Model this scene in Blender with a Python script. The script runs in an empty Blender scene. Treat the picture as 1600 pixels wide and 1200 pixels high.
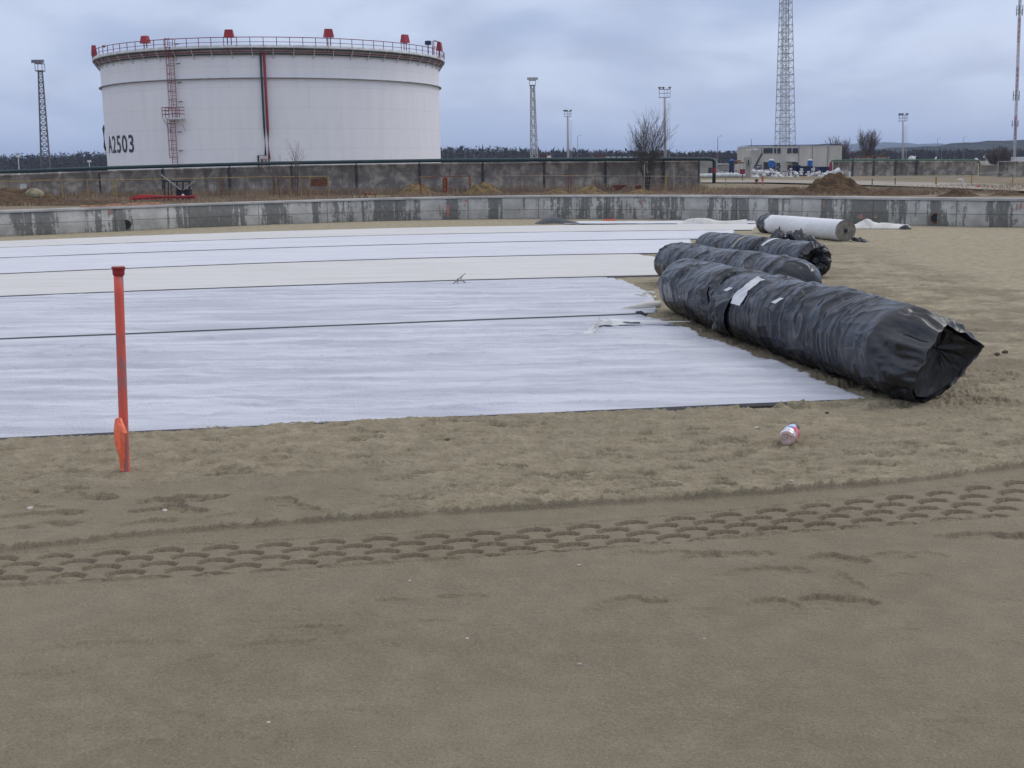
import bpy, math, random
import numpy as np
from mathutils import Vector, Matrix
random.seed(7)
R = math.radians
sc = bpy.context.scene
col = sc.collection

# ------------------------------------------------------------------ camera
F = 1800.0; EYE = 1.6
PITCH = math.atan(347.0 / F); ROLL = 0.013
cam_d = bpy.data.cameras.new("camera")
cam_d.sensor_width = 36; cam_d.lens = 36 * F / 1600
cam_d.clip_start = 0.05; cam_d.clip_end = 20000
cam = bpy.data.objects.new("camera", cam_d); col.objects.link(cam)
M3 = Matrix.Rotation(math.pi / 2 - PITCH, 3, 'X') @ Matrix.Rotation(-ROLL, 3, 'Z')
cam.matrix_world = Matrix.Translation((0, 0, EYE)) @ M3.to_4x4()
sc.camera = cam

# ------------------------------------------------------------------ light
SUN_EL, SUN_AZ = R(46), R(62)          # azimuth from +Y towards +X
sc.view_settings.view_transform = 'Standard'; sc.view_settings.look = 'None'
sc.view_settings.exposure = 0.27; sc.view_settings.gamma = 1.0
try: sc.view_settings.use_curve_mapping = False
except Exception: pass
w = bpy.data.worlds.new("World"); sc.world = w; w.use_nodes = True
nt = w.node_tree; nt.nodes.clear()
def N(t, ty, **kw):
    n = t.nodes.new(ty)
    for k, v in kw.items():
        if k[0] == 'i' and k[1:].isdigit(): n.inputs[int(k[1:])].default_value = v
        elif k in n.bl_rna.properties: setattr(n, k, v)
        else: n.inputs[k].default_value = v
    return n
def mth(t, op, a, b=None, c=None, clamp=False):
    n = t.nodes.new('ShaderNodeMath'); n.operation = op; n.use_clamp = clamp
    for i, v in enumerate((a, b, c)):
        if v is None: continue
        if isinstance(v, (int, float)): n.inputs[i].default_value = v
        else: t.links.new(v, n.inputs[i])
    return n.outputs[0]
def mixc(t, f, a, b, mode='MIX'):
    n = t.nodes.new('ShaderNodeMix'); n.data_type = 'RGBA'; n.blend_type = mode
    for i, v in ((0, f), (6, a), (7, b)):
        if isinstance(v, (int, float)): n.inputs[i].default_value = v
        elif isinstance(v, tuple): n.inputs[i].default_value = (*v[:3], 1)
        else: t.links.new(v, n.inputs[i])
    return n.outputs[2]
def ramp(t, v, lo, hi, a=0.0, b=1.0):
    n = t.nodes.new('ShaderNodeMapRange'); n.interpolation_type = 'SMOOTHSTEP'
    t.links.new(v, n.inputs[0])
    for i, x in enumerate((lo, hi, a, b)): n.inputs[i + 1].default_value = x
    return n.outputs[0]
tc = N(nt, 'ShaderNodeTexCoord'); sep = N(nt, 'ShaderNodeSeparateXYZ')
nt.links.new(tc.outputs['Generated'], sep.inputs[0])
zz = mth(nt, 'MAXIMUM', sep.outputs[2], 0.0)
den = mth(nt, 'ADD', zz, 0.30)
cx_ = mth(nt, 'DIVIDE', sep.outputs[0], den); cy_ = mth(nt, 'DIVIDE', sep.outputs[1], den)
cmb = N(nt, 'ShaderNodeCombineXYZ'); nt.links.new(cx_, cmb.inputs[0]); nt.links.new(cy_, cmb.inputs[1])
n1 = N(nt, 'ShaderNodeTexNoise', Scale=1.7, Detail=5.0, Roughness=0.48, Distortion=0.25); nt.links.new(cmb.outputs[0], n1.inputs['Vector'])
mp = N(nt, 'ShaderNodeMapping'); mp.inputs['Location'].default_value = (3.3, 1.7, 0); nt.links.new(cmb.outputs[0], mp.inputs[0])
n2 = N(nt, 'ShaderNodeTexNoise', Scale=3.6, Detail=5.0, Roughness=0.5, Distortion=0.4); nt.links.new(mp.outputs[0], n2.inputs['Vector'])
c1 = ramp(nt, n1.outputs[0], 0.36, 0.58)
cl = mixc(nt, c1, (0.355, 0.43, 0.625), (0.525, 0.60, 0.775))
c2 = ramp(nt, n2.outputs[0], 0.42, 0.72)
cl = mixc(nt, mth(nt, 'MULTIPLY', c2, 0.6), cl, (0.355, 0.41, 0.57))
hz = ramp(nt, zz, 0.0, 0.09, 0.75, 0.0)
cl = mixc(nt, hz, cl, (0.43, 0.525, 0.745))
cl = mixc(nt, ramp(nt, zz, 0.2, 0.7, 0.0, 0.75), cl, (0.50, 0.50, 0.51))
gain = mth(nt, 'MULTIPLY_ADD', ramp(nt, zz, 0.18, 0.95), 0.62, 1.0)
vm = N(nt, 'ShaderNodeVectorMath', operation='SCALE'); nt.links.new(cl, vm.inputs[0]); nt.links.new(gain, vm.inputs['Scale'])
sky = N(nt, 'ShaderNodeTexSky', sky_type='NISHITA'); sky.sun_disc = False
sky.sun_elevation = SUN_EL; sky.sun_rotation = SUN_AZ; sky.dust_density = 2.0
bg1 = N(nt, 'ShaderNodeBackground', Strength=1.0); nt.links.new(vm.outputs[0], bg1.inputs[0])
bg2 = N(nt, 'ShaderNodeBackground', Strength=0.10); nt.links.new(sky.outputs[0], bg2.inputs[0])
mx = N(nt, 'ShaderNodeMixShader', Fac=0.12)
nt.links.new(bg1.outputs[0], mx.inputs[1]); nt.links.new(bg2.outputs[0], mx.inputs[2])
out = N(nt, 'ShaderNodeOutputWorld'); nt.links.new(mx.outputs[0], out.inputs[0])
sd = bpy.data.lights.new("sun", 'SUN'); sd.energy = 0.7; sd.angle = R(30); sd.color = (1.0, 0.95, 0.90)
sun = bpy.data.objects.new("sun", sd); col.objects.link(sun)
sdir = Vector((math.sin(SUN_AZ) * math.cos(SUN_EL), math.cos(SUN_AZ) * math.cos(SUN_EL), math.sin(SUN_EL)))
sun.rotation_euler = sdir.to_track_quat('Z', 'Y').to_euler()
sc.cycles.max_bounces = 6; sc.cycles.volume_bounces = 1
sc.cycles.use_denoising = True

# ------------------------------------------------------------------ pixel <-> world helpers (used to measure sizes off the photo)
OUT = -1.3                                  # level of the yard outside the ring wall
def ray(px, py): return M3 @ Vector(((px - 800) / F, -(py - 600) / F, -1.0))
def floor_z(y):
    y = np.asarray(y, dtype=float)
    t = np.clip(y - 8, 0, 6)
    return -0.0145 * (t * t / 12) - 0.0145 * np.clip(y - 14, 0, None)
def on_z(px, py, z=OUT):
    d = ray(px, py); k = (z - EYE) / d.z
    return Vector((d.x * k, d.y * k, z))
def on_floor(px, py):
    d = ray(px, py); k = -EYE / d.z
    for _ in range(60): k = (float(floor_z(d.y * k)) - EYE) / d.z
    return Vector((d.x * k, d.y * k, float(floor_z(d.y * k))))
def at_y(px, py, Y):
    d = ray(px, py); k = Y / d.y
    return Vector((d.x * k, Y, EYE + d.z * k))
M3i = M3.transposed()
def proj(p):
    v = M3i @ (Vector(p) - Vector((0, 0, EYE)))
    return 800 + F * v.x / -v.z, 600 - F * v.y / -v.z

# ------------------------------------------------------------------ numpy noise
def _h(ix, iy, s):
    n = (ix.astype(np.int64) * 374761393 + iy.astype(np.int64) * 668265263 + s * 974634777) & 0xffffffff
    n = ((n ^ (n >> 13)) * 1274126177) & 0xffffffff
    return ((n ^ (n >> 16)) & 0xffffff) / float(0xffffff)
def vn(x, y, s=0):
    x = np.asarray(x, float); y = np.asarray(y, float)
    ix = np.floor(x); iy = np.floor(y); fx = x - ix; fy = y - iy
    fx = fx * fx * fx * (fx * (fx * 6 - 15) + 10); fy = fy * fy * fy * (fy * (fy * 6 - 15) + 10)
    ix = ix.astype(np.int64); iy = iy.astype(np.int64)
    a = _h(ix, iy, s); b = _h(ix + 1, iy, s); c = _h(ix, iy + 1, s); d = _h(ix + 1, iy + 1, s)
    return (a + (b - a) * fx) * (1 - fy) + (c + (d - c) * fx) * fy
def fbm(x, y, s=0, o=4, g=0.5):
    t = 0; a = 1; n = 0; c, sn = 0.8, 0.6
    for i in range(o):
        t = t + a * (vn(x, y, s + i * 17) - 0.5); n += a
        x, y = (x * c - y * sn) * 2.03 + 11.3, (x * sn + y * c) * 2.03 + 4.7; a *= g
    return t / n * 2
def ridged(x, y, s=0, o=3):
    t = 0; a = 1; n = 0
    for i in range(o):
        t = t + a * (1 - np.abs(vn(x, y, s + i * 13) * 2 - 1)) ** 2; n += a
        x = x * 2.1 + 3.7; y = y * 1.9 + 8.1; a *= 0.5
    return t / n
def sstep(a, b, x):
    t = np.clip((x - a) / (b - a), 0, 1); return t * t * (3 - 2 * t)

# ------------------------------------------------------------------ object helpers
def tag(o, label=None, cat=None, group=None, kind=None):
    for k, v in (('label', label), ('category', cat), ('group', group), ('kind', kind)):
        if v: o[k] = v
    return o
def empty(name, loc, label=None, cat=None, group=None, rz=0):
    o = bpy.data.objects.new(name, None); col.objects.link(o)
    o.location = loc; o.rotation_euler = (0, 0, rz); o.empty_display_size = 0.2
    return tag(o, label, cat, group)
def link_mesh(name, me, mats, parent=None, smooth=False):
    if not isinstance(mats, (list, tuple)): mats = [mats]
    for m in mats: me.materials.append(m)
    if smooth: me.polygons.foreach_set('use_smooth', [True] * len(me.polygons))
    o = bpy.data.objects.new(name, me); col.objects.link(o)
    if parent:
        o.parent = parent
        me.transform(Matrix.Translation(-Vector(world_loc(parent))))
    return o
def world_loc(o):
    v = Vector((0, 0, 0))
    while o: v += Vector(o.location); o = o.parent
    return v
def np_mesh(name, V, Q):
    me = bpy.data.meshes.new(name)
    V = np.asarray(V, dtype=np.float32); Q = np.asarray(Q, dtype=np.int32)
    k = Q.shape[1]
    me.vertices.add(len(V)); me.vertices.foreach_set('co', V.ravel())
    me.loops.add(Q.size); me.loops.foreach_set('vertex_index', Q.ravel())
    me.polygons.add(len(Q)); me.polygons.foreach_set('loop_start', np.arange(0, Q.size, k, dtype=np.int32))
    me.polygons.foreach_set('loop_total', np.full(len(Q), k, dtype=np.int32))
    me.update(calc_edges=True); me.validate()
    return me
def grid_faces(ni, nj, wrap=False):
    a = np.arange(ni * nj).reshape(ni, nj)
    if wrap: a = np.concatenate([a, a[:, :1]], 1)
    return np.stack([a[:-1, :-1], a[:-1, 1:], a[1:, 1:], a[1:, :-1]], -1).reshape(-1, 4)
class MB:
    def __init__(s): s.v = []; s.f = []; s.m = []; s.cur = 0
    def add(s, vs, fs):
        b = len(s.v); s.v += [tuple(v) for v in vs]
        s.f += [tuple(i + b for i in f) for f in fs]; s.m += [s.cur] * len(fs)
    def box(s, c, d, rz=0):
        c = Vector(c); m = Matrix.Rotation(rz, 3, 'Z'); hx, hy, hz = d[0] / 2, d[1] / 2, d[2] / 2
        vs = [c + m @ Vector((x * hx, y * hy, z * hz)) for z in (-1, 1) for x, y in ((-1, -1), (1, -1), (1, 1), (-1, 1))]
        s.add(vs, [(3, 2, 1, 0), (4, 5, 6, 7), (0, 1, 5, 4), (1, 2, 6, 5), (2, 3, 7, 6), (3, 0, 4, 7)])
    def bar(s, p, q, r, r2=None, n=4, cap=True):
        p = Vector(p); q = Vector(q); r2 = r if r2 is None else r2
        d = q - p
        if d.length < 1e-6: return
        a = d.orthogonal() if abs(d.normalized().z) < 0.99 else Vector((1, 0, 0))
        if abs(d.normalized().z) >= 0.99: a = Vector((1, 0, 0))
        a = (a - d.normalized() * a.dot(d.normalized())).normalized(); b = d.normalized().cross(a)
        o = math.pi / 4 if n == 4 else 0
        vs = []
        for c, rr in ((p, r), (q, r2)):
            for i in range(n):
                t = o + 2 * math.pi * i / n
                vs.append(c + (a * math.cos(t) + b * math.sin(t)) * rr)
        fs = [(i, (i + 1) % n, n + (i + 1) % n, n + i) for i in range(n)]
        if cap: fs += [tuple(range(n - 1, -1, -1)), tuple(range(n, 2 * n))]
        s.add(vs, fs)
    def tube(s, pts, r, n=8):
        pts = [Vector(p) for p in pts]; rings = []
        rs = r if isinstance(r, (list, tuple)) else [r] * len(pts)
        up = Vector((0, 0, 1))
        for i, p in enumerate(pts):
            d = (pts[min(i + 1, len(pts) - 1)] - pts[max(i - 1, 0)]).normalized()
            a = d.cross(up)
            if a.length < 0.05: a = d.cross(Vector((1, 0, 0)))
            a.normalize(); b = a.cross(d)
            rings.append([p + (a * math.cos(2 * math.pi * k / n) + b * math.sin(2 * math.pi * k / n)) * rs[i] for k in range(n)])
        vs = [v for rg in rings for v in rg]; fs = []
        for i in range(len(pts) - 1):
            for k in range(n):
                fs.append((i * n + k, i * n + (k + 1) % n, (i + 1) * n + (k + 1) % n, (i + 1) * n + k))
        fs += [tuple(range(n - 1, -1, -1)), tuple((len(pts) - 1) * n + k for k in range(n))]
        s.add(vs, fs)
    def lathe(s, c, prof, n=16):
        c = Vector(c); vs = []
        for r_, z in prof:
            for k in range(n):
                t = 2 * math.pi * k / n; vs.append(c + Vector((r_ * math.cos(t), r_ * math.sin(t), z)))
        fs = []
        for i in range(len(prof) - 1):
            for k in range(n):
                fs.append((i * n + k, i * n + (k + 1) % n, (i + 1) * n + (k + 1) % n, (i + 1) * n + k))
        fs += [tuple(range(n - 1, -1, -1)), tuple((len(prof) - 1) * n + k for k in range(n))]
        s.add(vs, fs)
    def build(s, name, mats, parent=None, smooth=False):
        me = bpy.data.meshes.new(name); me.from_pydata(s.v, [], s.f); me.update()
        o = link_mesh(name, me, mats, parent, smooth)
        if any(s.m): me.polygons.foreach_set('material_index', s.m)
        return o

# ------------------------------------------------------------------ materials
def new_mat(name, rough=0.8, metal=0.0, spec=0.5):
    m = bpy.data.materials.new(name); m.use_nodes = True; t = m.node_tree
    b = t.nodes['Principled BSDF']
    b.inputs['Roughness'].default_value = rough; b.inputs['Metallic'].default_value = metal
    b.inputs['Specular IOR Level'].default_value = spec
    return m, t, b
def coords(t, kind='Object', scale=(1, 1, 1), rot=(0, 0, 0)):
    c = t.nodes.new('ShaderNodeTexCoord'); mp = t.nodes.new('ShaderNodeMapping')
    mp.inputs['Scale'].default_value = scale; mp.inputs['Rotation'].default_value = rot
    t.links.new(c.outputs[kind], mp.inputs[0]); return mp.outputs[0]
def noise(t, vec, scale, detail=4, rough=0.55, dist=0.0):
    n = N(t, 'ShaderNodeTexNoise', Scale=scale, Detail=detail, Roughness=rough, Distortion=dist)
    if vec is not None: t.links.new(vec, n.inputs['Vector'])
    return n.outputs[0]
def bump(t, b, h, strength=0.5, dist=0.01, prev=None):
    n = t.nodes.new('ShaderNodeBump'); n.inputs['Strength'].default_value = strength; n.inputs['Distance'].default_value = dist
    t.links.new(h, n.inputs['Height'])
    if prev is not None: t.links.new(prev, n.inputs['Normal'])
    t.links.new(n.outputs[0], b.inputs['Normal']); return n.outputs[0]
def simple(name, c1, c2=None, scale=3.0, rough=0.7, metal=0.0, spec=0.4, stretch=(1, 1, 1), lo=0.35, hi=0.65, bs=0.0, bscale=30, bdist=0.01):
    m, t, b = new_mat(name, rough, metal, spec)
    v = coords(t, 'Object', stretch)
    if c2 is None: c2 = tuple(x * 0.75 for x in c1)
    f = ramp(t, noise(t, v, scale, 5, 0.6), lo, hi)
    t.links.new(mixc(t, f, c2, c1), b.inputs['Base Color'])
    if bs: bump(t, b, noise(t, v, bscale, 4), bs, bdist)
    return m
M = {}
M['tank'] = None
M['red'] = simple('red_paint', (0.27, 0.028, 0.04), (0.17, 0.022, 0.034), 2, 0.5)
M['riserred'] = simple('dark_red_riser_paint', (0.30, 0.025, 0.04), None, 2, 0.5)
M['foamred'] = simple('crimson_box_paint', (0.42, 0.03, 0.04), (0.3, 0.025, 0.035), 2, 0.5)
M['bright_red'] = simple('bright_red_paint', (0.62, 0.04, 0.03), (0.5, 0.03, 0.03), 2, 0.45)
M['green'] = simple('green_pipe_paint', (0.022, 0.058, 0.058), (0.015, 0.038, 0.042), 1, 0.5)
M['steel'] = simple('galvanised_steel', (0.36, 0.37, 0.38), (0.22, 0.22, 0.23), 2, 0.55, 0.3)
M['darksteel'] = simple('dark_steel', (0.07, 0.075, 0.08), (0.035, 0.035, 0.04), 1, 0.6)
M['white'] = simple('white_paint', (0.74, 0.75, 0.76), (0.55, 0.56, 0.57), 1.3, 0.5)
M['black'] = simple('black_paint', (0.02, 0.022, 0.028), None, 2, 0.6)
M['number'] = simple('dark_navy_lettering', (0.035, 0.042, 0.075), None, 2, 0.6)
M['blue'] = simple('blue_paint', (0.02, 0.16, 0.48), (0.015, 0.11, 0.36), 2, 0.5)
M['navy'] = simple('navy_paint', (0.018, 0.035, 0.12), (0.012, 0.02, 0.06), 2, 0.6)
M['yellow'] = simple('faded_yellow_paint', (0.42, 0.30, 0.09), (0.26, 0.17, 0.07), 3, 0.7)
M['rust'] = simple('rusty_orange_steel', (0.27, 0.12, 0.055), (0.14, 0.06, 0.04), 4, 0.8)
M['orange'] = simple('orange_plastic', (0.68, 0.13, 0.055), (0.5, 0.09, 0.045), 6, 0.6)
M['pale'] = simple('pale_concrete', (0.40, 0.38, 0.34), (0.28, 0.265, 0.24), 0.7, 0.85)
M['cream'] = simple('cream_panel', (0.58, 0.555, 0.50), (0.48, 0.46, 0.41), 0.5, 0.8, stretch=(1, 1, 0.3))
M['glass'] = simple('dark_window_glass', (0.03, 0.035, 0.05), None, 1, 0.15, 0, 0.6)
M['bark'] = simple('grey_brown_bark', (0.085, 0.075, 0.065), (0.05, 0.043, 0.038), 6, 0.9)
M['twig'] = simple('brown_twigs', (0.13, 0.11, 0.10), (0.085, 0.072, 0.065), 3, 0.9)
M['soil'] = simple('turned_brown_soil', (0.125, 0.075, 0.033), (0.055, 0.032, 0.017), 2.2, 0.95, bs=0.8, bscale=6, bdist=0.15)
M['clay'] = simple('yellow_clay_soil', (0.24, 0.165, 0.07), (0.12, 0.08, 0.04), 2.6, 0.95, bs=0.8, bscale=6, bdist=0.12)
M['drygrass'] = simple('dry_grass', (0.36, 0.265, 0.18), (0.20, 0.145, 0.105), 0.25, 0.95)
M['forest'] = simple('bare_forest', (0.042, 0.037, 0.036), (0.026, 0.024, 0.026), 0.06, 1.0)
M['hill'] = simple('wooded_hill', (0.022, 0.028, 0.026), (0.012, 0.016, 0.016), 0.01, 1.0)
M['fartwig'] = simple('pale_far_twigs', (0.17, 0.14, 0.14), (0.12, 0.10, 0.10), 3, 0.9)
M['roof'] = simple('red_roof_sheet', (0.16, 0.04, 0.05), (0.10, 0.03, 0.035), 1, 0.7)

def tank_mat():
    m, t, b = new_mat('white_tank_steel', 0.5, 0, 0.4)
    c = t.nodes.new('ShaderNodeUVMap').outputs[0]
    mp = t.nodes.new('ShaderNodeMapping'); mp.inputs['Scale'].default_value = (1, 0.12, 1); t.links.new(c, mp.inputs[0])
    f = ramp(t, noise(t, mp.outputs[0], 0.9, 6, 0.6), 0.38, 0.7)
    base = mixc(t, f, (0.90, 0.89, 0.91), (0.85, 0.84, 0.87))
    br = N(t, 'ShaderNodeTexBrick', Scale=1.0); br.inputs['Brick Width'].default_value = 8.0; br.inputs['Row Height'].default_value = 2.4
    br.inputs['Mortar Size'].default_value = 0.035; br.inputs['Mortar Smooth'].default_value = 0.6
    t.links.new(c, br.inputs['Vector'])
    base = mixc(t, mth(t, 'MULTIPLY', br.outputs['Fac'], 0.26), base, (0.42, 0.43, 0.45))
    t.links.new(base, b.inputs['Base Color'])
    bump(t, b, noise(t, c, 0.25, 2), 0.12, 0.3); return m
M['tank'] = tank_mat()
def concrete_ring():
    m, t, b = new_mat('stained_ring_concrete', 0.85, 0, 0.3)
    uv = t.nodes.new('ShaderNodeUVMap').outputs[0]
    mp = t.nodes.new('ShaderNodeMapping'); mp.inputs['Scale'].default_value = (1, 0.10, 1); t.links.new(uv, mp.inputs[0])
    sp = t.nodes.new('ShaderNodeSeparateXYZ'); t.links.new(uv, sp.inputs[0])
    big = noise(t, mp.outputs[0], 0.62, 4, 0.72, 0.2)
    streak = noise(t, mp.outputs[0], 7.5, 6, 0.7)
    fine = noise(t, uv, 7, 5, 0.6)
    # wet runs start below the coping and break up towards the foot
    v = mth(t, 'ADD', big, mth(t, 'MULTIPLY', mth(t, 'SUBTRACT', streak, 0.5), 0.42))
    v = mth(t, 'ADD', v, mth(t, 'MULTIPLY', mth(t, 'SUBTRACT', fine, 0.5), 0.22))
    wet = ramp(t, v, 0.485, 0.535)
    dry = mixc(t, ramp(t, noise(t, uv, 1.7, 5, 0.6), 0.35, 0.65), (0.50, 0.49, 0.46), (0.36, 0.355, 0.33))
    dk = mixc(t, ramp(t, fine, 0.4, 0.7), (0.125, 0.128, 0.118), (0.175, 0.175, 0.162))
    base = mixc(t, mth(t, 'MULTIPLY', wet, 0.9), dry, dk)
    # form joints
    def line(coord, period, width):
        fr = mth(t, 'FRACT', mth(t, 'DIVIDE', coord, period))
        return mth(t, 'LESS_THAN', mth(t, 'ABSOLUTE', mth(t, 'SUBTRACT', fr, 0.5)), width / period)
    wob = mth(t, 'MULTIPLY', mth(t, 'SUBTRACT', fine, 0.5), 0.05)
    j1 = mth(t, 'LESS_THAN', mth(t, 'ABSOLUTE', mth(t, 'SUBTRACT', mth(t, 'ADD', sp.outputs[1], wob), 0.34)), 0.010)
    j2 = line(mth(t, 'ADD', sp.outputs[0], wob), 2.6, 0.016)
    j = mth(t, 'MAXIMUM', j1, j2)
    base = mixc(t, mth(t, 'MULTIPLY', j, 0.6), base, (0.06, 0.062, 0.06))
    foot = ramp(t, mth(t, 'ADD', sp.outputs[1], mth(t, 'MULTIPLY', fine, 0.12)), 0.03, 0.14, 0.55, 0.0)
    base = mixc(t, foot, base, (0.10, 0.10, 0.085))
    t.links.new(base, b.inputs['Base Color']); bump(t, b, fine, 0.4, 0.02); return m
M['ring'] = concrete_ring()
def old_wall():
    m, t, b = new_mat('blackened_wall_concrete', 0.95, 0, 0.2)
    c = coords(t, 'Object', (1, 1, 1.0))
    f = ramp(t, noise(t, c, 0.75, 6, 0.68, 0.4), 0.42, 0.66)
    base = mixc(t, f, (0.30, 0.275, 0.25), (0.68, 0.63, 0.56))
    c2 = coords(t, 'Object', (1, 1, 0.12))
    f2 = ramp(t, noise(t, c2, 1.3, 5, 0.7), 0.45, 0.75)
    base = mixc(t, mth(t, 'MULTIPLY', f2, 0.75), base, (0.145, 0.135, 0.128))
    t.links.new(base, b.inputs['Base Color']); bump(t, b, noise(t, c, 3, 5), 0.5, 0.05); return m
M['oldwall'] = old_wall()
def sand_mat():
    m, t, b = new_mat('damp_sand', 0.88, 0, 0.28)
    c = coords(t, 'Object')
    at = t.nodes.new('ShaderNodeAttribute'); at.attribute_name = 'dry'
    big = noise(t, c, 0.6, 4, 0.6); mid = noise(t, c, 7, 5, 0.6); fine = noise(t, c, 160, 3, 0.6)
    wet = mixc(t, ramp(t, big, 0.35, 0.65), (0.192, 0.158, 0.105), (0.230, 0.191, 0.132))
    dry = mixc(t, ramp(t, mid, 0.35, 0.65), (0.30, 0.255, 0.168), (0.385, 0.332, 0.228))
    d = mth(t, 'ADD', at.outputs['Fac'], mth(t, 'MULTIPLY', mth(t, 'SUBTRACT', mid, 0.5), 0.55), clamp=True)
    base = mixc(t, d, wet, dry)
    g1 = noise(t, c, 120, 3, 0.7); g2 = noise(t, c, 38, 4, 0.7)
    base = mixc(t, ramp(t, g1, 0.50, 0.72, 0, 0.45), base, (0.085, 0.07, 0.048))
    base = mixc(t, ramp(t, g1, 0.48, 0.30, 0, 0.30), base, (0.42, 0.37, 0.29))
    base = mixc(t, ramp(t, g2, 0.58, 0.75, 0, 0.30), base, (0.11, 0.09, 0.065))
    vo = N(t, 'ShaderNodeTexVoronoi', Scale=42.0); t.links.new(c, vo.inputs['Vector'])
    sp = mth(t, 'LESS_THAN', vo.outputs['Distance'], 0.085)
    vs = t.nodes.new('ShaderNodeSeparateXYZ'); t.links.new(vo.outputs['Color'], vs.inputs[0])
    sp = mth(t, 'MULTIPLY', sp, mth(t, 'GREATER_THAN', vs.outputs[0], 0.93))
    base = mixc(t, mth(t, 'MULTIPLY', sp, 0.8), base, (0.55, 0.52, 0.46))
    t.links.new(base, b.inputs['Base Color'])
    h = mth(t, 'ADD', mth(t, 'MULTIPLY', noise(t, c, 55, 5, 0.65), 1.0), mth(t, 'MULTIPLY', fine, 0.35))
    n1 = bump(t, b, h, 0.9, 0.009)
    bump(t, b, noise(t, c, 21, 6, 0.7), 0.6, 0.012, n1)
    return m
M['sand'] = sand_mat()
def fabric(name, c1, c2, dots=True):
    m, t, b = new_mat(name, 0.9, 0, 0.25)
    c = coords(t, 'Object')
    cs = coords(t, 'Object', (0.35, 3.5, 1), (0, 0, 0.04))
    f = ramp(t, noise(t, cs, 1.4, 5, 0.6), 0.35, 0.68)
    base = mixc(t, f, c1, c2)
    dirt = ramp(t, noise(t, c, 1.9, 6, 0.7), 0.60, 0.78, 0, 0.45)
    base = mixc(t, dirt, base, (0.42, 0.40, 0.35))
    vo = N(t, 'ShaderNodeTexVoronoi', Scale=5.0); t.links.new(c, vo.inputs['Vector'])
    vs = t.nodes.new('ShaderNodeSeparateXYZ'); t.links.new(vo.outputs['Color'], vs.inputs[0])
    sp = mth(t, 'MULTIPLY', mth(t, 'LESS_THAN', vo.outputs['Distance'], 0.09), mth(t, 'GREATER_THAN', vs.outputs[0], 0.94))
    base = mixc(t, mth(t, 'MULTIPLY', sp, 0.6), base, (0.28, 0.25, 0.2))
    t.links.new(base, b.inputs['Base Color'])
    v2 = N(t, 'ShaderNodeTexVoronoi', Scale=48.0); t.links.new(c, v2.inputs['Vector'])
    n1 = bump(t, b, v2.outputs['Distance'], 0.5 if dots else 0.15, 0.008)
    bump(t, b, noise(t, cs, 9, 5, 0.6), 0.5, 0.02, n1); return m
M['fabric'] = fabric('white_geotextile', (0.46, 0.475, 0.53), (0.635, 0.648, 0.70))
M['fabric_smooth'] = fabric('smooth_white_geotextile', (0.59, 0.60, 0.65), (0.68, 0.69, 0.73), False)
M['fabric_beige'] = fabric('cream_geotextile', (0.59, 0.58, 0.56), (0.66, 0.65, 0.635), False)
M['fabric_edge_shade'] = simple('shadowed_fabric_edge', (0.11, 0.11, 0.12), None, 5, 0.9)  # near hem coloured dark to draw the shadow line at each sheet edge
M['felt'] = simple('cream_felt', (0.72, 0.70, 0.66), (0.60, 0.58, 0.54), 2.5, 0.95, bs=0.3, bscale=20)
M['grey_felt'] = simple('rolled_felt_end', (0.42, 0.38, 0.33), (0.27, 0.245, 0.215), 9, 0.95, bs=0.5, bscale=40)
def plastic():
    m, t, b = new_mat('black_wrapping_film', 0.3, 0, 0.6)
    c = coords(t, 'Object')
    f = ramp(t, noise(t, c, 1.8, 5, 0.65), 0.35, 0.7)
    t.links.new(mixc(t, f, (0.006, 0.008, 0.013), (0.016, 0.019, 0.029)), b.inputs['Base Color'])
    t.links.new(ramp(t, noise(t, c, 3.1, 4), 0.3, 0.7, 0.17, 0.31), b.inputs['Roughness'])
    uv = t.nodes.new('ShaderNodeUVMap').outputs[0]
    mp = t.nodes.new('ShaderNodeMapping'); mp.inputs['Scale'].default_value = (9.0, 1.6, 1); mp.inputs['Rotation'].default_value = (0, 0, 0.25)
    t.links.new(uv, mp.inputs[0])
    def ridge_n(vec, scale, det, dist):
        n = t.nodes.new('ShaderNodeTexNoise'); n.noise_type = 'RIDGED_MULTIFRACTAL'; n.normalize = True
        n.inputs['Scale'].default_value = scale; n.inputs['Detail'].default_value = det; n.inputs['Distortion'].default_value = dist
        n.inputs['Roughness'].default_value = .45; t.links.new(vec, n.inputs['Vector']); return n.outputs[0]
    mask = ramp(t, noise(t, c, 1.6, 3), .40, .62, .25, 1.0)
    n1 = bump(t, b, mth(t, 'MULTIPLY', ridge_n(mp.outputs[0], 0.55, 3, 0.35), mask), 1.0, 0.13)
    mp2 = t.nodes.new('ShaderNodeMapping'); mp2.inputs['Scale'].default_value = (5.0, 3.2, 1); mp2.inputs['Rotation'].default_value = (0, 0, -0.7)
    t.links.new(uv, mp2.inputs[0])
    n2 = bump(t, b, ridge_n(mp2.outputs[0], 0.8, 2, 0.9), 0.5, 0.07, n1)
    bump(t, b, noise(t, c, 7, 2, 0.5, 1.0), 0.25, 0.014, n2); return m
M['film'] = plastic()
def film_end():
    m, t, b = new_mat('loose_black_film', 0.25, 0, 0.7)
    c = coords(t, 'Object')
    b.inputs['Base Color'].default_value = (.010, .012, .017, 1); b.inputs['Roughness'].default_value = .34
    n1 = bump(t, b, noise(t, c, 5.5, 2, 0.5, 0.8), 0.5, 0.05)
    bump(t, b, noise(t, c, 12, 1, 0.4, 1.2), 0.25, 0.012, n1); return m
M['film_end'] = film_end()
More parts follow.
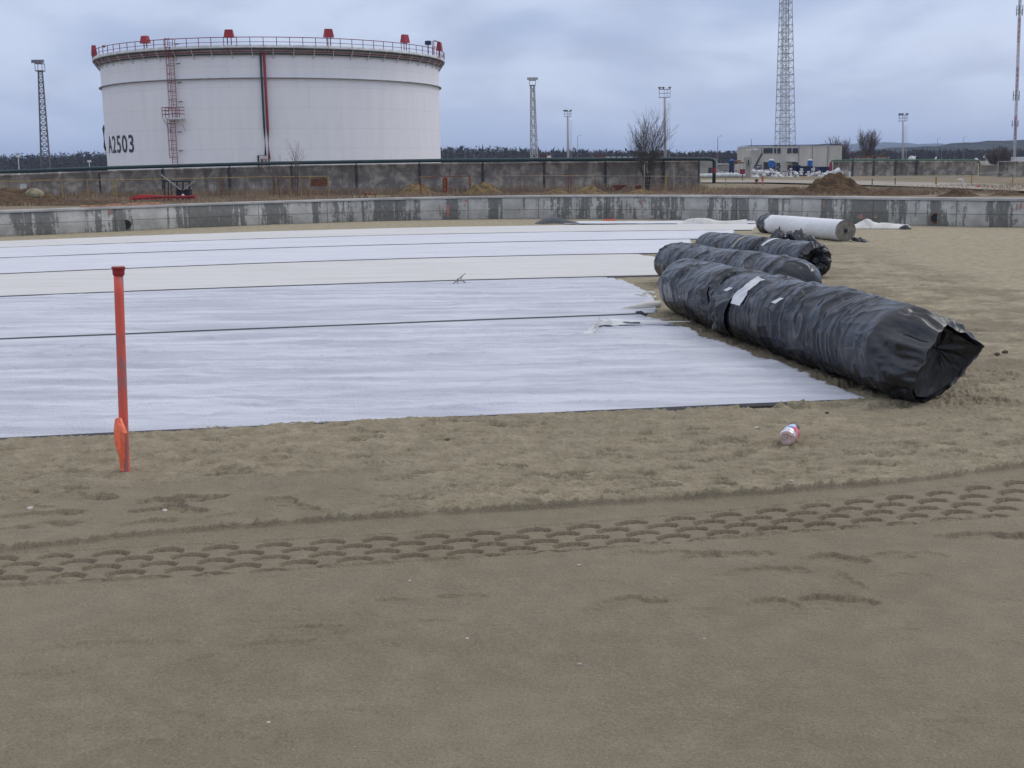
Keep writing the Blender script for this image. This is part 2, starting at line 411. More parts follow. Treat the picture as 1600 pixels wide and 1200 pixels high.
def ground_mat():
    m, t, b = new_mat('rough_yard_ground', 0.95, 0, 0.2)
    c = coords(t, 'Object')
    f = ramp(t, noise(t, c, 0.11, 6, 0.65), 0.35, 0.65)
    base = mixc(t, f, (0.22, 0.165, 0.115), (0.18, 0.165, 0.09))
    f2 = ramp(t, noise(t, c, 0.7, 5, 0.7), 0.45, 0.7)
    base = mixc(t, mth(t, 'MULTIPLY', f2, 0.7), base, (0.32, 0.25, 0.18))
    t.links.new(base, b.inputs['Base Color']); bump(t, b, noise(t, c, 2, 5), 0.6, 0.15); return m
M['ground'] = ground_mat()
M['road'] = simple('pale_gravel_road', (0.36, 0.32, 0.26), (0.27, 0.24, 0.19), 0.3, 0.95)

# ------------------------------------------------------------------ ground sheets
def uniq(*parts): return np.unique(np.round(np.concatenate(parts), 4))
wall_px = [(0, 369), (150, 363.3), (300, 357), (450, 350.3), (600, 345), (745, 342.8), (1000, 343.5), (1140, 345.5), (1300, 349), (1440, 352), (1600, 356)]
wp = [on_floor(*p) for p in wall_px]
waz = np.array([math.atan2(p.x, p.y) for p in wp]); wr = np.array([math.hypot(p.x, p.y) for p in wp])
wcoef = np.polyfit(waz, wr, 4)
def wall_r(a):
    a = np.asarray(a, float); lo, hi = waz.min(), waz.max(); ac = np.clip(a, lo, hi)
    sl = np.where(a < lo, np.polyval(np.polyder(wcoef), lo), np.where(a > hi, np.polyval(np.polyder(wcoef), hi), 0))
    return np.clip(np.polyval(wcoef, ac) + sl * (a - ac), 14, 60)

xs = uniq(np.arange(-3.8, 3.8, 0.008), np.arange(3.8, 9, 0.035), -np.arange(3.8, 9, 0.035), np.arange(9, 40, 0.22), -np.arange(9, 40, 0.22))
ys = uniq(np.arange(-3, 2.6, 0.1), np.arange(2.6, 3.8, 0.01), np.arange(3.8, 5.9, 0.0065), np.arange(5.9, 7.6, 0.01), np.arange(7.6, 15, 0.028), np.arange(15, 52, 0.13))
X, Y = np.meshgrid(xs, ys)
def px_curve(pts, deg=3):
    w_ = [on_floor(*p) for p in pts]
    c = np.polyfit([p.x for p in w_], [p.y for p in w_], deg)
    x0, x1 = w_[0].x, w_[-1].x
    def f(x):
        x = np.asarray(x, float); xc = np.clip(x, x0, x1)
        s = np.polyval(np.polyder(c), xc); return np.polyval(c, xc) + s * (x - xc)
    return f
tr_lo = px_curve([(0, 917), (200, 908), (400, 895), (600, 881), (800, 869), (1000, 853), (1200, 835), (1400, 820), (1600, 807)])
tr_hi = px_curve([(0, 864), (165, 857), (335, 847), (500, 838), (670, 829), (800, 822), (1000, 810), (1200, 790), (1400, 766), (1600, 745)])
ridge = px_curve([(0, 860), (200, 842), (400, 821), (600, 808), (800, 793), (1000, 783), (1200, 772), (1400, 753), (1600, 729)])
ridge2 = px_curve([(0, 790), (150, 769), (300, 752), (420, 744)], 2)
matfront = px_curve([(0, 688), (200, 675), (500, 662), (800, 650), (1100, 636), (1350, 625)])
lo, hi, rg, rg2, mf = tr_lo(X), tr_hi(X), ridge(X), ridge2(X), matfront(X)
Zb = floor_z(Y)
rough = sstep(-0.02, 0.06, Y - rg + 0.04 * fbm(X * 6, Y * 6, 5, 2))
smoothleft = sstep(0.15, -0.1, Y - rg2) * sstep(-0.3, -0.9, X) * rough       # smooth trodden patch on the left
rough = rough * (1 - 0.85 * smoothleft)
rz1 = fbm(X * 2.6, Y * 5.5, 21, 5, 0.6); rz2 = fbm(X * 13, Y * 19, 31, 4, 0.6); rz3 = fbm(X * 36, Y * 40, 41, 2, 0.6)
Hh = 0.010 * fbm(X * 0.8, Y * 0.8, 3, 3) + 0.0016 * fbm(X * 12, Y * 16, 8, 4)
rz4 = ridged(X * 7 + rz1, Y * 11, 141, 3); rz5 = fbm(X * 60, Y * 60, 151, 2, .6)
Hh += rough * (0.008 * rz1 + 0.009 * np.clip(rz2, -.5, .3) + 0.007 * rz3 + 0.009 * (rz4 - .4) + 0.0065 * rz5 + 0.006)
Hh += (1 - rough) * (0.0012 * rz3 + 0.0022 * np.clip(fbm(X * 9, Y * 13, 161, 4, .7) - .12, 0, 1))
# far sand: footprints and scuffs, smoother far right
near_roll = np.exp(-((X - 4.2 - 0.05 * Y) / 3.2) ** 2) * sstep(7, 9, Y) * sstep(30, 20, Y)
Hh += near_roll * sstep(6.0, 5.4, X - 0.06 * Y) * (0.050 * np.minimum(fbm(X * 2.4, Y * 2.4, 51, 4, 0.65), 0.08))
# tyre track
tt = (Y - lo) / (hi - lo)
inside = sstep(-0.04, 0.0, tt) * sstep(1.04, 1.0, tt)
Wt = hi - lo
P = 0.228
midc = (tr_lo(xs) + tr_hi(xs)) / 2; slope = np.gradient(midc, xs)
arcx = np.concatenate([[0], np.cumsum(np.diff(xs) * np.sqrt(1 + ((slope[1:] + slope[:-1]) / 2) ** 2))])
arcx = arcx - np.interp(0, xs, arcx)
s_ = arcx[None, :] + np.clip(Y - midc[None, :], -.5, .5) * slope[None, :]
NR = 5
pock = np.zeros_like(X); crumb = fbm(X * 22, Y * 26, 131, 3, .6)
for k in range(0, NR + 1):
    sh = 0.5 * (k % 2)
    q_ = s_ / P + sh
    sp = (q_ % 1.0) - 0.5
    cell = np.floor(q_)
    jit = (_h(cell.astype(np.int64), np.full_like(cell, k).astype(np.int64), 9) - 0.5)
    a = np.abs(sp)
    edge = (k + 0.50) / NR + 0.05 - 0.34 * np.clip(a - 0.13, 0, .3) + 0.010 * jit
    u = (edge - tt) * NR + 0.015 * crumb
    d = sstep(0.0, 0.05, u) * (1 - .82 * sstep(.10, .42, u)) * (1 - sstep(.4, .85, u))
    d = d * sstep(0.340, 0.305, a + .012 * crumb)
    pock = np.maximum(pock, d * (0.95 + 0.18 * jit) * (.75 + .5 * vn(s_ * 1.1, s_ * 0 + 3, 77)))
track_depth = 0.036 * pock * inside + 0.008 * inside
lane = sstep(-0.01, 0.03, Y - hi) * sstep(0.01, -0.02, Y - rg)
Hh = Hh - track_depth - 0.006 * lane
Hh += 0.008 * sstep(0.0, 0.010, Y - rg - .012 * fbm(X * 9, Y * 0, 171, 4, .7)) * sstep(0.35, 0.0, Y - rg)
def berm(yc, wdt, h, seed, f=20):
    nn = fbm(X * f, Y * f, seed, 4, 0.65); sg = vn(X * 3.1, Y * 0.3, seed + 3)
    return h * np.exp(-((Y - yc + 0.010 * fbm(X * 4, Y * 0 + 1, seed + 7, 2)) / wdt) ** 2) * np.clip(0.75 + 1.1 * nn + 0.9 * (sg - 0.5), 0, 2.2)
Hh += berm(rg + 0.008, 0.008, 0.026, 61, 38) - 0.004 * np.exp(-((Y - rg + .010) / .008) ** 2) + berm(lo - 0.002, 0.009, 0.022, 71, 32) + 0.004 * np.exp(-((Y - lo + .035) / .03) ** 2)
top_i = sstep(0.92, 0.99, tt) * sstep(1.12, 1.02, tt)
Hh += top_i * 0.007 * np.clip(fbm(X * 16, Y * 18, 81, 4, 0.65) + 0.6 * (((s_ / P + 0.2) % 1.0 > 0.4) - 0.4), 0, 1.4)
Hh += berm(rg2, 0.035, 0.016, 91) * sstep(-0.2, -0.9, X) * sstep(0.2, -0.2, Y - mf)
# boot prints and scuffs: a pressed hollow with a sharp far rim
rs = np.random.RandomState(5)
prints = []
for (px, py, L, W_, ang, dp) in [(480, 990, .13, .05, .1, 7), (160, 1012, .22, .045, .12, 6), (390, 1020, .2, .05, .35, 6), (60, 1060, .18, .04, .05, 5),
        (985, 945, .15, .06, .25, 7), (1210, 942, .10, .05, 0, 7), (1305, 938, .14, .055, -.12, 9), (1330, 915, .05, .11, .1, 5), (1200, 893, .17, .05, .05, 6),
        (1040, 865, .24, .04, -.02, 6), (1310, 873, .12, .05, -.15, 9), (1390, 868, .1, .04, 0, 5), (1540, 838, .2, .045, 0, 12), (1450, 868, .1, .04, 0, 5),
        (590, 942, .12, .03, .1, 6), (715, 934, .1, .02, -.05, 6), (1130, 868, .2, .05, .1, 7), (300, 1165, .25, .05, .1, 4), (1440, 1140, .2, .05, .15, 4),
        (520, 1120, .2, .05, .1, 3), (60, 805, .2, .05, .2, 10), (85, 820, .1, .04, 0, 8), (100, 818, .1, .03, .1, 7)]:
    p = on_floor(px, py); prints.append((p.x, p.y, L, W_, ang, dp / 850.0, False))
for _ in range(190):
    px = rs.uniform(-100, 1700); yr = 745 + (860 - 745) * (1 - px / 1600.0)
    py = rs.uniform(652, max(yr - 18, 690)); p = on_floor(px, py)
    prints.append((p.x, p.y, rs.uniform(.05, .14), rs.uniform(.02, .05), rs.uniform(-.6, .8), rs.uniform(.006, .016), rs.rand() < 0.4))
for _ in range(260):
    px = rs.uniform(1000, 1700); py = rs.uniform(385, 640); p = on_floor(px, py)
    prints.append((p.x, p.y, rs.uniform(.1, .2), rs.uniform(.06, .12), rs.uniform(-.6, .6), rs.uniform(.010, .022), False))
for _ in range(22):
    px = rs.uniform(0, 1600); py = rs.uniform(900, 1200); p = on_floor(px, py)
    prints.append((p.x, p.y, rs.uniform(.05, .16), rs.uniform(.02, .05), rs.uniform(-.3, .4), rs.uniform(.001, .004), False))
for (x0, y0, L, W_, a_, dp, tread) in prints:
    i0, i1 = np.searchsorted(ys, [y0 - 0.5, y0 + 0.5]); j0, j1 = np.searchsorted(xs, [x0 - 0.5, x0 + 0.5])
    if i1 - i0 < 2 or j1 - j0 < 2: continue
    dx = X[i0:i1, j0:j1] - x0; dy = Y[i0:i1, j0:j1] - y0
    u = (dx * math.cos(a_) + dy * math.sin(a_)) / L; v = (-dx * math.sin(a_) + dy * math.cos(a_)) / W_
    nz_ = fbm(dx * 16 + x0 * 9, dy * 22 + y0 * 5, 4, 3, .7)
    v = v + 0.25 * u * u + 0.75 * nz_; u = u + .35 * nz_
    r2 = u * u + v * v
    m_ = sstep(1.15, 0.85, r2)
    prof = np.where(v > 0, 1.0, np.clip(1 + v, 0, 1))
    hh = -dp * m_ * (0.35 + 0.65 * prof)
    rim = dp * 0.45 * np.exp(-((np.sqrt(r2) - 1.15) / 0.14) ** 2) * (v > 0)
    if tread: hh = hh + 0.004 * m_ * np.sign(np.sin(u * L * 2 * math.pi / 0.022 + 1.2 * v))
    Hh[i0:i1, j0:j1] += (hh + rim) * np.clip(.55 + 1.3 * fbm(dx * 11 + x0 * 3, dy * 18 + y0, 8, 3, .6) + .3, .1, 1.3)
# wheel ruts far right
for pts in ([(1340, 372), (1440, 385), (1540, 412), (1640, 450)], [(1420, 362), (1500, 370), (1600, 390), (1680, 410)], [(1330, 360), (1420, 366), (1520, 392), (1640, 436)]):
    q = [on_floor(*p) for p in pts]; c = np.polyfit([p.x for p in q], [p.y for p in q], 3)
    m_ = (X > q[0].x) & (X < q[-1].x)
    Hh -= np.where(m_, 0.075 * np.exp(-((Y - np.polyval(c, np.clip(X, q[0].x, q[-1].x))) / 0.17) ** 2), 0)
ex = [on_floor(*p) for p in ((1352, 624), (1002, 491.5), (1022, 489), (985, 440), (1062, 431), (1030, 400), (1085, 396), (1150, 374), (1190, 351))]
xedge = np.interp(Y, [p.y for p in ex], [p.x for p in ex])
under = sstep(0.10, 0.0, X - xedge) * sstep(0.0, 0.06, Y - mf) * (Y < ex[-1].y)
Hh = Hh * (1 - under) - 0.006 * under
az = np.arctan2(X, Y); rr = np.hypot(X, Y); wrr = wall_r(az)
Z = Zb + Hh
frontal = (Y > 0.5)
Z = np.where(frontal & (rr > wrr + 0.18), Z - sstep(0.18, 0.9, rr - wrr) * (1.6 + 0.0 * Z), Z)
me = np_mesh('basin_sand', np.stack([X, Y, Z], -1).reshape(-1, 3), grid_faces(len(ys), len(xs)))
dry = 0.12 + 0.42 * rough + 0.25 * sstep(7, 14, Y) + 0.25 * sstep(18, 30, Y) + 0.25 * rough * np.clip(rz1 + rz2, -1, 1) + 0.3 * sstep(0.012, 0.024, Hh) * (Y < 8)
far_smooth = sstep(5.4, 6.2, X - 0.06 * Y + .8 * fbm(X * .6, Y * .6, 3, 3)) * sstep(9, 12, Y)
dry = np.clip(dry + 0.38 * far_smooth + near_roll * (1 - far_smooth) * np.clip(-.32 + 1.5 * fbm(X * 2.4, Y * 2.4, 51, 4, 0.65), -.6, .2), 0, 1)
at = me.attributes.new('dry', 'FLOAT', 'POINT'); at.data.foreach_set('value', dry.astype(np.float32).ravel())
o = link_mesh('basin_sand', me, M['sand'], smooth=True); tag(o, kind='structure', label='damp sand floor with a tyre track')

def height_at(x, y):
    i = min(max(np.searchsorted(ys, y), 1), len(ys) - 1); j = min(max(np.searchsorted(xs, x), 1), len(xs) - 1)
    return float(Z[i, j])

# outer ground, one sheet to the horizon with a hole-free dip under the raised basin
rad = uniq(np.array([0.0]), np.arange(4, 60, 4.0), np.arange(60, 260, 3.0), np.geomspace(260, 9000, 40))
ang = np.radians(np.arange(0, 360, 1.0))
RR, AA = np.meshgrid(rad, ang, indexing='ij')
GX, GY = RR * np.sin(AA), RR * np.cos(AA)
GZ = OUT + np.where(RR > 60, 0.10 * fbm(GX * 0.08, GY * 0.08, 2, 4), 0) * (RR < 400)
GZ = np.where(RR < 58, OUT - 0.9, GZ)
me = np_mesh('ground', np.stack([GX, GY, GZ], -1).reshape(-1, 3), grid_faces(len(rad), len(ang), True))
tag(link_mesh('ground', me, M['ground'], smooth=True), kind='structure')
# gravel road behind on the right
def strip(name, pts_lo, pts_hi, z, mat, kind='structure'):
    a = [on_z(*p, z) for p in pts_lo]; b = [on_z(*p, z) for p in pts_hi]
    V = []; 
    for p, q in zip(a, b): V += [tuple(p), tuple(q)]
    n = len(a); me = np_mesh(name, V, [(2 * i, 2 * i + 2, 2 * i + 3, 2 * i + 1) for i in range(n - 1)])
    return tag(link_mesh(name, me, mat), kind=kind)
strip('road', [(1095, 285), (1200, 285), (1320, 288), (1420, 291), (1520, 295), (1640, 300), (1800, 306)],
      [(1095, 281), (1200, 280.5), (1320, 282), (1420, 284), (1520, 286), (1640, 290), (1800, 295)], OUT + 0.16, M['road'])

# ------------------------------------------------------------------ hills
def hill(name, pts, Yd, depth, mat):
    xs_ = np.linspace(pts[0][0], pts[-1][0], 220)
    tops = np.interp(xs_, [p[0] for p in pts], [p[1] for p in pts])
    V = []; rows = 9
    for i, (px, py) in enumerate(zip(xs_, tops)):
        p = at_y(px, py, Yd); h = max(p.z - OUT, 1) + 9 * Yd / 3000 * (float(fbm(px * 0.11, 0.5, 6, 4)))
        for k in range(rows):
            u = k / (rows - 1) * 2 - 1
            s = max(0, 1 - u * u) ** 0.8
            V.append((p.x, Yd + u * depth, OUT - 1 + h * s + 6 * (Yd / 3000) * s * float(vn(px * 0.25, u * 9 + 3, 4) - .5)))
    me = np_mesh(name, V, grid_faces(len(xs_), rows)); tag(link_mesh(name, me, mat, smooth=False), kind='structure')
hill('hills', [(1290, 236), (1360, 234), (1430, 231), (1490, 226), (1530, 221.5), (1570, 219.5), (1620, 220), (1700, 222), (1850, 228), (2000, 240)], 1350, 200, M['hill'])
hill('distant_hills', [(1050, 243), (1150, 238), (1220, 232), (1290, 227), (1350, 224.5), (1420, 226), (1500, 228), (1600, 229), (1750, 236)], 5200, 700, M['hill'])

# ------------------------------------------------------------------ forest belt
def forest():
    rsf = np.random.RandomState(3); V = []; T = []
    tops = [(-300, 236), (0, 240.5), (60, 239), (120, 236), (165, 236), (400, 231), (690, 227), (780, 228), (850, 231.5), (1000, 234), (1120, 236), (1200, 239), (1280, 239), (1350, 236), (1440, 234), (1700, 234), (1900, 234)]
    tx = [p[0] for p in tops]; ty = [p[1] for p in tops]
    cnt = 0
    for i in range(7000):
        px = rsf.uniform(-280, 1900)
        if 185 < px < 680 : continue
        Yd = rsf.uniform(660, 780)
        pt = at_y(px, np.interp(px, tx, ty), 700)
        H = (pt.z - OUT) * (0.72 + 0.30 * rsf.rand() ** 2) * (1.06 if rsf.rand() < 0.06 else 1)
        x0 = pt.x * Yd / 700
        wd = rsf.uniform(1.2, 3.4)
        for k in range(11):
            a = rsf.uniform(0, 6.28); u = rsf.rand() ** 0.6
            c = np.array([x0 + math.cos(a) * wd * (1 - 0.65 * u) * rsf.rand(), Yd + math.sin(a) * wd, OUT + H * (0.15 + 0.8 * u)])
            s = rsf.uniform(0.4, 1.1) * wd * 0.5
            d1 = rsf.normal(size=3) * s * np.array([.7, .7, .8]); d2 = rsf.normal(size=3) * s * 0.7
            b = len(V); V += [c - d1, c + d2 * .7, c + d1 + np.array([0, 0, .5])]; T.append((b, b + 1, b + 2))
        b = len(V); V += [(x0 - .2, Yd, OUT - .3), (x0 + .2, Yd, OUT - .3), (x0, Yd, OUT + H * .93)]; T.append((b, b + 1, b + 2))
    me = np_mesh('forest_belt', np.array(V), T)
    o = link_mesh('forest_belt', me, M['forest'])
    tag(o, 'dark leafless forest belt along the whole horizon behind the tank', 'forest', kind='stuff')
    # dense undergrowth inside the belt
    xs_ = np.linspace(-300, 1900, 700); V = []
    for px in xs_:
        p = at_y(px, float(np.interp(px, tx, ty)), 700); h = (p.z - OUT) * (0.70 + 0.14 * float(fbm(px * 0.3, 2, 9, 4)))
        k = 740 / 700
        for (yy, hh) in ((705, 0), (715, .75), (740, 1.0), (765, .75), (775, 0)):
            V.append((p.x * yy / 700, yy, OUT - .5 + h * hh * (1 + 0.06 * random.random())))
    me = np_mesh('forest_undergrowth', V, grid_faces(len(xs_), 5))
    o2 = link_mesh('forest_undergrowth', me, M['forest']); o2.parent = o; o2['kind'] = 'stuff'
forest()

# ------------------------------------------------------------------ ring wall
az_ = np.linspace(-1.25, 1.25, 900)
rw = wall_r(az_)
wx, wy = rw * np.sin(az_), rw * np.cos(az_)
arc = np.concatenate([[0], np.cumsum(np.hypot(np.diff(wx), np.diff(wy)))])
wh = np.interp(az_, [-.42, -.25, -.1, .05, .2, .42], [.735, .79, .83, .85, .82, .765])
wtop = floor_z(wy) + wh
T_ = 0.45
nx, ny = -np.sin(az_), -np.cos(az_)
ring = empty('ring_wall', (0, float(wall_r(0)), float(floor_z(wall_r(0)))), 'long curved concrete ring wall with dark wet stains around the sand basin', 'wall')
V = []; UV = []
prof = [(0.0, -0.5), (0.0, 0.0), (0.0, 0.35), (0.0, 0.999), (-T_, 0.999), (-T_, -1.6)]
for i in range(len(az_)):
    for (o_, hfr) in prof:
        zb = float(floor_z(wy[i])); z = zb + (hfr * (wh[i] - 0.07) if hfr > 0 else hfr)
        V.append((wx[i] + nx[i] * o_, wy[i] + ny[i] * o_, z)); UV.append((arc[i], z - zb))
me = np_mesh('wall_face', V, grid_faces(len(az_), len(prof)))
uvl = me.uv_layers.new(name='UVMap'); li = np.empty(len(me.loops), dtype=np.int32); me.loops.foreach_get('vertex_index', li)
uvl.data.foreach_set('uv', np.array(UV, dtype=np.float32)[li].ravel())
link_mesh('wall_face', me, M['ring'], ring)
V = []
for i in range(len(az_)):
    t0 = wtop[i]; j = 0.006 * float(fbm(arc[i] * 2.0, 0, 3, 2))
    for (o_, z) in ((0.02 + j, t0 - 0.072), (0.03 + j, t0 - 0.01), (0.01, t0), (-T_ - .02, t0), (-T_ - .03, t0 - .072)):
        V.append((wx[i] + nx[i] * o_, wy[i] + ny[i] * o_, z))
M['coping'] = simple('pale_coping_concrete', (0.50, 0.49, 0.47), (0.33, 0.32, 0.31), 0.9, 0.85)
link_mesh('coping', np_mesh('coping', V, grid_faces(len(az_), 5)), M['coping'], ring)
def wall_pt(px, h, off=0.0):
    d = ray(px, 345); a = math.atan2(d.x, d.y); r_ = float(wall_r(a))
    return Vector((r_ * math.sin(a) - math.sin(a) * off, r_ * math.cos(a) - math.cos(a) * off, float(floor_z(r_ * math.cos(a))) + h)), a
M['paint'] = simple('faded_red_marking_paint', (0.50, 0.20, 0.17), (0.33, 0.27, 0.25), 14, 0.8)
M['paint2'] = simple('fluorescent_orange_paint', (0.62, 0.17, 0.13), (0.42, 0.22, 0.19), 14, 0.8)
for (px, w_, h0, h1, mt, n_) in [(171, .16, .50, .70, 'paint', 4), (687, .04, .02, .72, 'paint', 2), (701, .09, .02, .75, 'paint2', 3), (728, .36, .62, .74, 'paint', 4),
                          (728, .08, .45, .6, 'paint', 3), (1003, .2, .48, .74, 'paint', 3), (1288, .16, .45, .75, 'paint', 3), (1350, .35, .14, .32, 'paint', 4), (1370, .35, .12, .34, 'paint', 4), (1591, .14, .42, .66, 'paint', 3), (1182, .1, .3, .34, 'paint', 3)]:
    mb = MB(); c, a = wall_pt(px, 0, 0.004); tx = Vector((math.cos(a), -math.sin(a), 0))
    for k in range(n_):
        u = random.uniform(-.5, .5) * w_; z0 = h0 + random.random() * (h1 - h0) * .35; z1 = h1 - random.random() * (h1 - h0) * .35
        ww = w_ * random.uniform(.06, .15) + .008
        lean = random.uniform(-.1, .1) * w_
        o_ = Vector((-math.sin(a), -math.cos(a), 0)) * (0.0006 * k)
        q = [c + tx * (u - ww) + Vector((0, 0, z0)) + o_, c + tx * (u + ww) + Vector((0, 0, z0 + .01)) + o_, c + tx * (u + ww * .7 + lean) + Vector((0, 0, z1)) + o_, c + tx * (u - ww * .8 + lean) + Vector((0, 0, z1 - .02)) + o_]
        mb.add(q, [(0, 1, 2, 3)])
    mb.build('paint_mark', M[mt], ring)
for (px, hh) in ((197, .20), (1462, .22)):
    mb = MB(); c, a = wall_pt(px, hh, 0.012); n3 = Vector((-math.sin(a), -math.cos(a), 0))
    mb.bar(c - n3 * .02, c + n3 * .004, .13, n=14); mb.build('drain_opening', M['black'], ring)
    mb = MB(); tx = Vector((math.cos(a), -math.sin(a), 0))
    mb.tube([c + n3 * .004 + (tx * math.cos(t) + Vector((0, 0, 1)) * math.sin(t)) * .135 for t in np.linspace(0, 6.283, 19)], .018, 6)
    mb.build('drain_collar', M['rust'] if px > 800 else M['darksteel'], ring)

# ------------------------------------------------------------------ geotextile sheets
Ls = [[(0, 688), (200, 675), (500, 662), (800, 650), (1100, 636), (1350, 625)],
      [(0, 531.5), (300, 519), (600, 507.5), (800, 499.5), (1000, 492)],
      [(0, 464.5), (400, 449.5), (900, 434), (1015, 432)],
      [(0, 429), (500, 409.5), (900, 398), (1030, 397)],
      [(0, 404), (400, 389.5), (900, 376.5), (1060, 374.5)],
      [(0, 387.8), (500, 371.5), (900, 362), (1090, 361)],
      [(0, 377), (250, 368.8), (500, 359.5), (900, 351.5), (1100, 351)],
      [(560, 352.5), (905, 347.5), (1170, 346.5)]]
Lf = [px_curve(l, 2 if len(l) > 3 else 1) for l in Ls]
ends = [((1352, 624), (1002, 491.5)), ((1022, 489), (942, 433)), ((1062, 431), (985, 397.8)), ((1085, 396), (1080, 375)), ((1150, 374), (1150, 361)), ((1180, 361), (1190, 351))]
infos = [('fabric', 'nearest white dimpled sheet, frayed slanting end beside the front black roll'),
         ('fabric', 'second white sheet, its corner curled up against the front black roll'),
         ('fabric_beige', 'cream coloured sheet running behind the red capped stake top'),
         ('fabric_smooth', 'white sheet just beyond the cream one, reaching the middle black roll'),
         ('fabric_smooth', 'narrow looking white sheet second from the ring wall side'),
         ('fabric_beige', 'dull cream sheet farthest away, alongside bare sand at the ring wall')]
def sheet(i):
    f0, f1 = Lf[i], Lf[i + 1]
    c0 = on_floor(*ends[i][0]); c1 = on_floor(*ends[i][1])
    yc = (c0.y + c1.y) / 2; xl = -0.50 * c1.y - 3.5
    ds = 0.022 if i == 0 else (0.035 if i == 1 else 0.07); dt = 0.02 if i == 0 else (0.03 if i == 1 else 0.06)
    nx_ = int((max(c0.x, c1.x) - xl) / ds); nt_ = max(12, int((c1.y - c0.y) / dt))
    S, Tt = np.meshgrid(np.linspace(0, 1, nx_), np.linspace(0, 1, nt_))
    xr = c0.x + (c1.x - c0.x) * Tt
    if i == 1: xr = xr + 0.25 * np.sin(Tt * 3.14)
    if i == 2: xr = xr + 0.35 * np.sin(Tt * 3.14)
    xr = xr + 0.035 * fbm(Tt * 40, Tt * 0 + i, 7, 4, 0.7) + 0.03 * fbm(Tt * 5, Tt * 0, 17, 2)
    x = xl + (xr - xl) * S
    y0 = f0(x) + 0.015 * fbm(x * 1.3, x * 0 + i * 3, 12, 3) - (0.012 if i else 0); y1 = f1(x)
    y = y0 + (y1 - y0) * Tt
    am = [0.034, 0.020, 0.012, 0.013, 0.013, 0.011][i]
    lift = 0.02 + am * (fbm(x * 0.7 + i * 7, y * 5.5, 5 + i, 4, 0.6) + 0.9 * (ridged(x * 0.35 + 3, y * 2.4 + 0.25 * fbm(x * .9, y, 3, 2), 15 + i, 2) - 0.4)
                    + 0.35 * fbm(x * 6, y * 14, 33, 3)) + (0.016 if i < 2 else 0) * ridged(x * 1.9 + .6 * fbm(x, y * 2, 3, 2), y * 10 + x * .8, 61 + i, 2) ** 2 * (vn(x * .8, y * 1.4, 5) > .35)
    if i == 0:   # pronounced folds near the middle
        p = on_floor(770, 560); g_ = np.exp(-((x - p.x) / 0.45) ** 2 - ((y - p.y) / 0.5) ** 2)
        lift = lift + g_ * 0.03 * (ridged(x * 2.2 + y * 1.5, y * 2.6 + x, 44, 2) - .3)
    ed = np.minimum(Tt, 1 - Tt) * (y1 - y0)
    z = floor_z(y) + (0.020 if i else 0.010) - (0.014 if i else .004) * sstep(.9, 1, Tt) + np.maximum(lift - .01, 0.0) * sstep(0, 0.20, ed) * (.25 + .75 * sstep(0, .9, (1 - Tt) * (y1 - y0)))
    n0 = x.size
    V = np.stack([x, y, z], -1).reshape(-1, 3); Q = grid_faces(nt_, nx_)
    # hem hanging to the sand on the near edge and the end
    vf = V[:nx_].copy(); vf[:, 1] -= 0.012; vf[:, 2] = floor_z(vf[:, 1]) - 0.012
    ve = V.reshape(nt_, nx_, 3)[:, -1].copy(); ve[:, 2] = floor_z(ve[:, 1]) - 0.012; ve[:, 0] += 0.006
    V = np.concatenate([V, vf, ve])
    a = np.arange(nx_ - 1); q1 = np.stack([n0 + a, n0 + a + 1, a + 1, a], -1)
    b = np.arange(nt_ - 1); q2 = np.stack([n0 + nx_ + b, n0 + nx_ + b + 1, (b + 1) * nx_ + nx_ - 1, b * nx_ + nx_ - 1], -1)
    me = np_mesh('geotextile_sheet', V, np.concatenate([Q, q1, q2]))
    o = link_mesh('geotextile_sheet', me, [M[infos[i][0]], M['fabric_edge_shade']], smooth=True)
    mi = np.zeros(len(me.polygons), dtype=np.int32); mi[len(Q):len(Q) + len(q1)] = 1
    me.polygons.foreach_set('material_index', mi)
    tag(o, infos[i][1], 'fabric sheet', 'geotextile sheets laid across the basin')
    return o
sheets = [sheet(i) for i in range(6)]
# far short sheet behind
a = [on_floor(880, 351.2), on_floor(1180, 350.8), on_floor(1180, 346.4), on_floor(905, 347.2)]
V = []
for t in np.linspace(0, 1, 14):
    for s in np.linspace(0, 1, 60):
        p = (a[0] * (1 - s) + a[1] * s) * (1 - t) + (a[3] * (1 - s) + a[2] * s) * t
        p.z = float(floor_z(p.y)) + .035 + .015 * float(fbm(s * 9, t * 3, 2, 3)); V.append(tuple(p))
o = link_mesh('geotextile_sheet', np_mesh('geotextile_sheet', V, grid_faces(14, 60)), M['fabric_smooth'], smooth=True)
tag(o, 'short bright strip of sheet under the crumpled felt, nearest the ring wall', 'fabric sheet', 'geotextile sheets laid across the basin')

def ridge_cloth(name, base_px, tops, width, mat, label, cat, seed=0, under=None):
    """cloth pushed up into a long fold: base_px on the floor, tops = heights in metres"""
    B = [on_floor(*p) for p in base_px]
    tt_ = np.linspace(0, len(B) - 1, 90); V = []
    for t in tt_:
        i = min(int(t), len(B) - 2); f = t - i; p = B[i].lerp(B[i + 1], f); h = tops[i] * (1 - f) + tops[i + 1] * f
        for k in range(17):
            u = k / 16; wdt = width * (.8 + .35 * float(vn(t * 1.3, u * 2, seed)))
            hh = h * (math.sin(math.pi * u ** 0.8)) ** 1.2 * (0.85 + 0.45 * float(fbm(t * .9, u * 1.6, seed, 2))) + .015
            V.append((p.x + .05 * float(fbm(t * 3, u * 4, seed + 2, 3)), p.y + (u) * wdt, float(floor_z(p.y)) + max(hh, .006)))
    o = link_mesh(name, np_mesh(name, V, grid_faces(90, 17)), mat, smooth=True)
    return tag(o, label, cat)
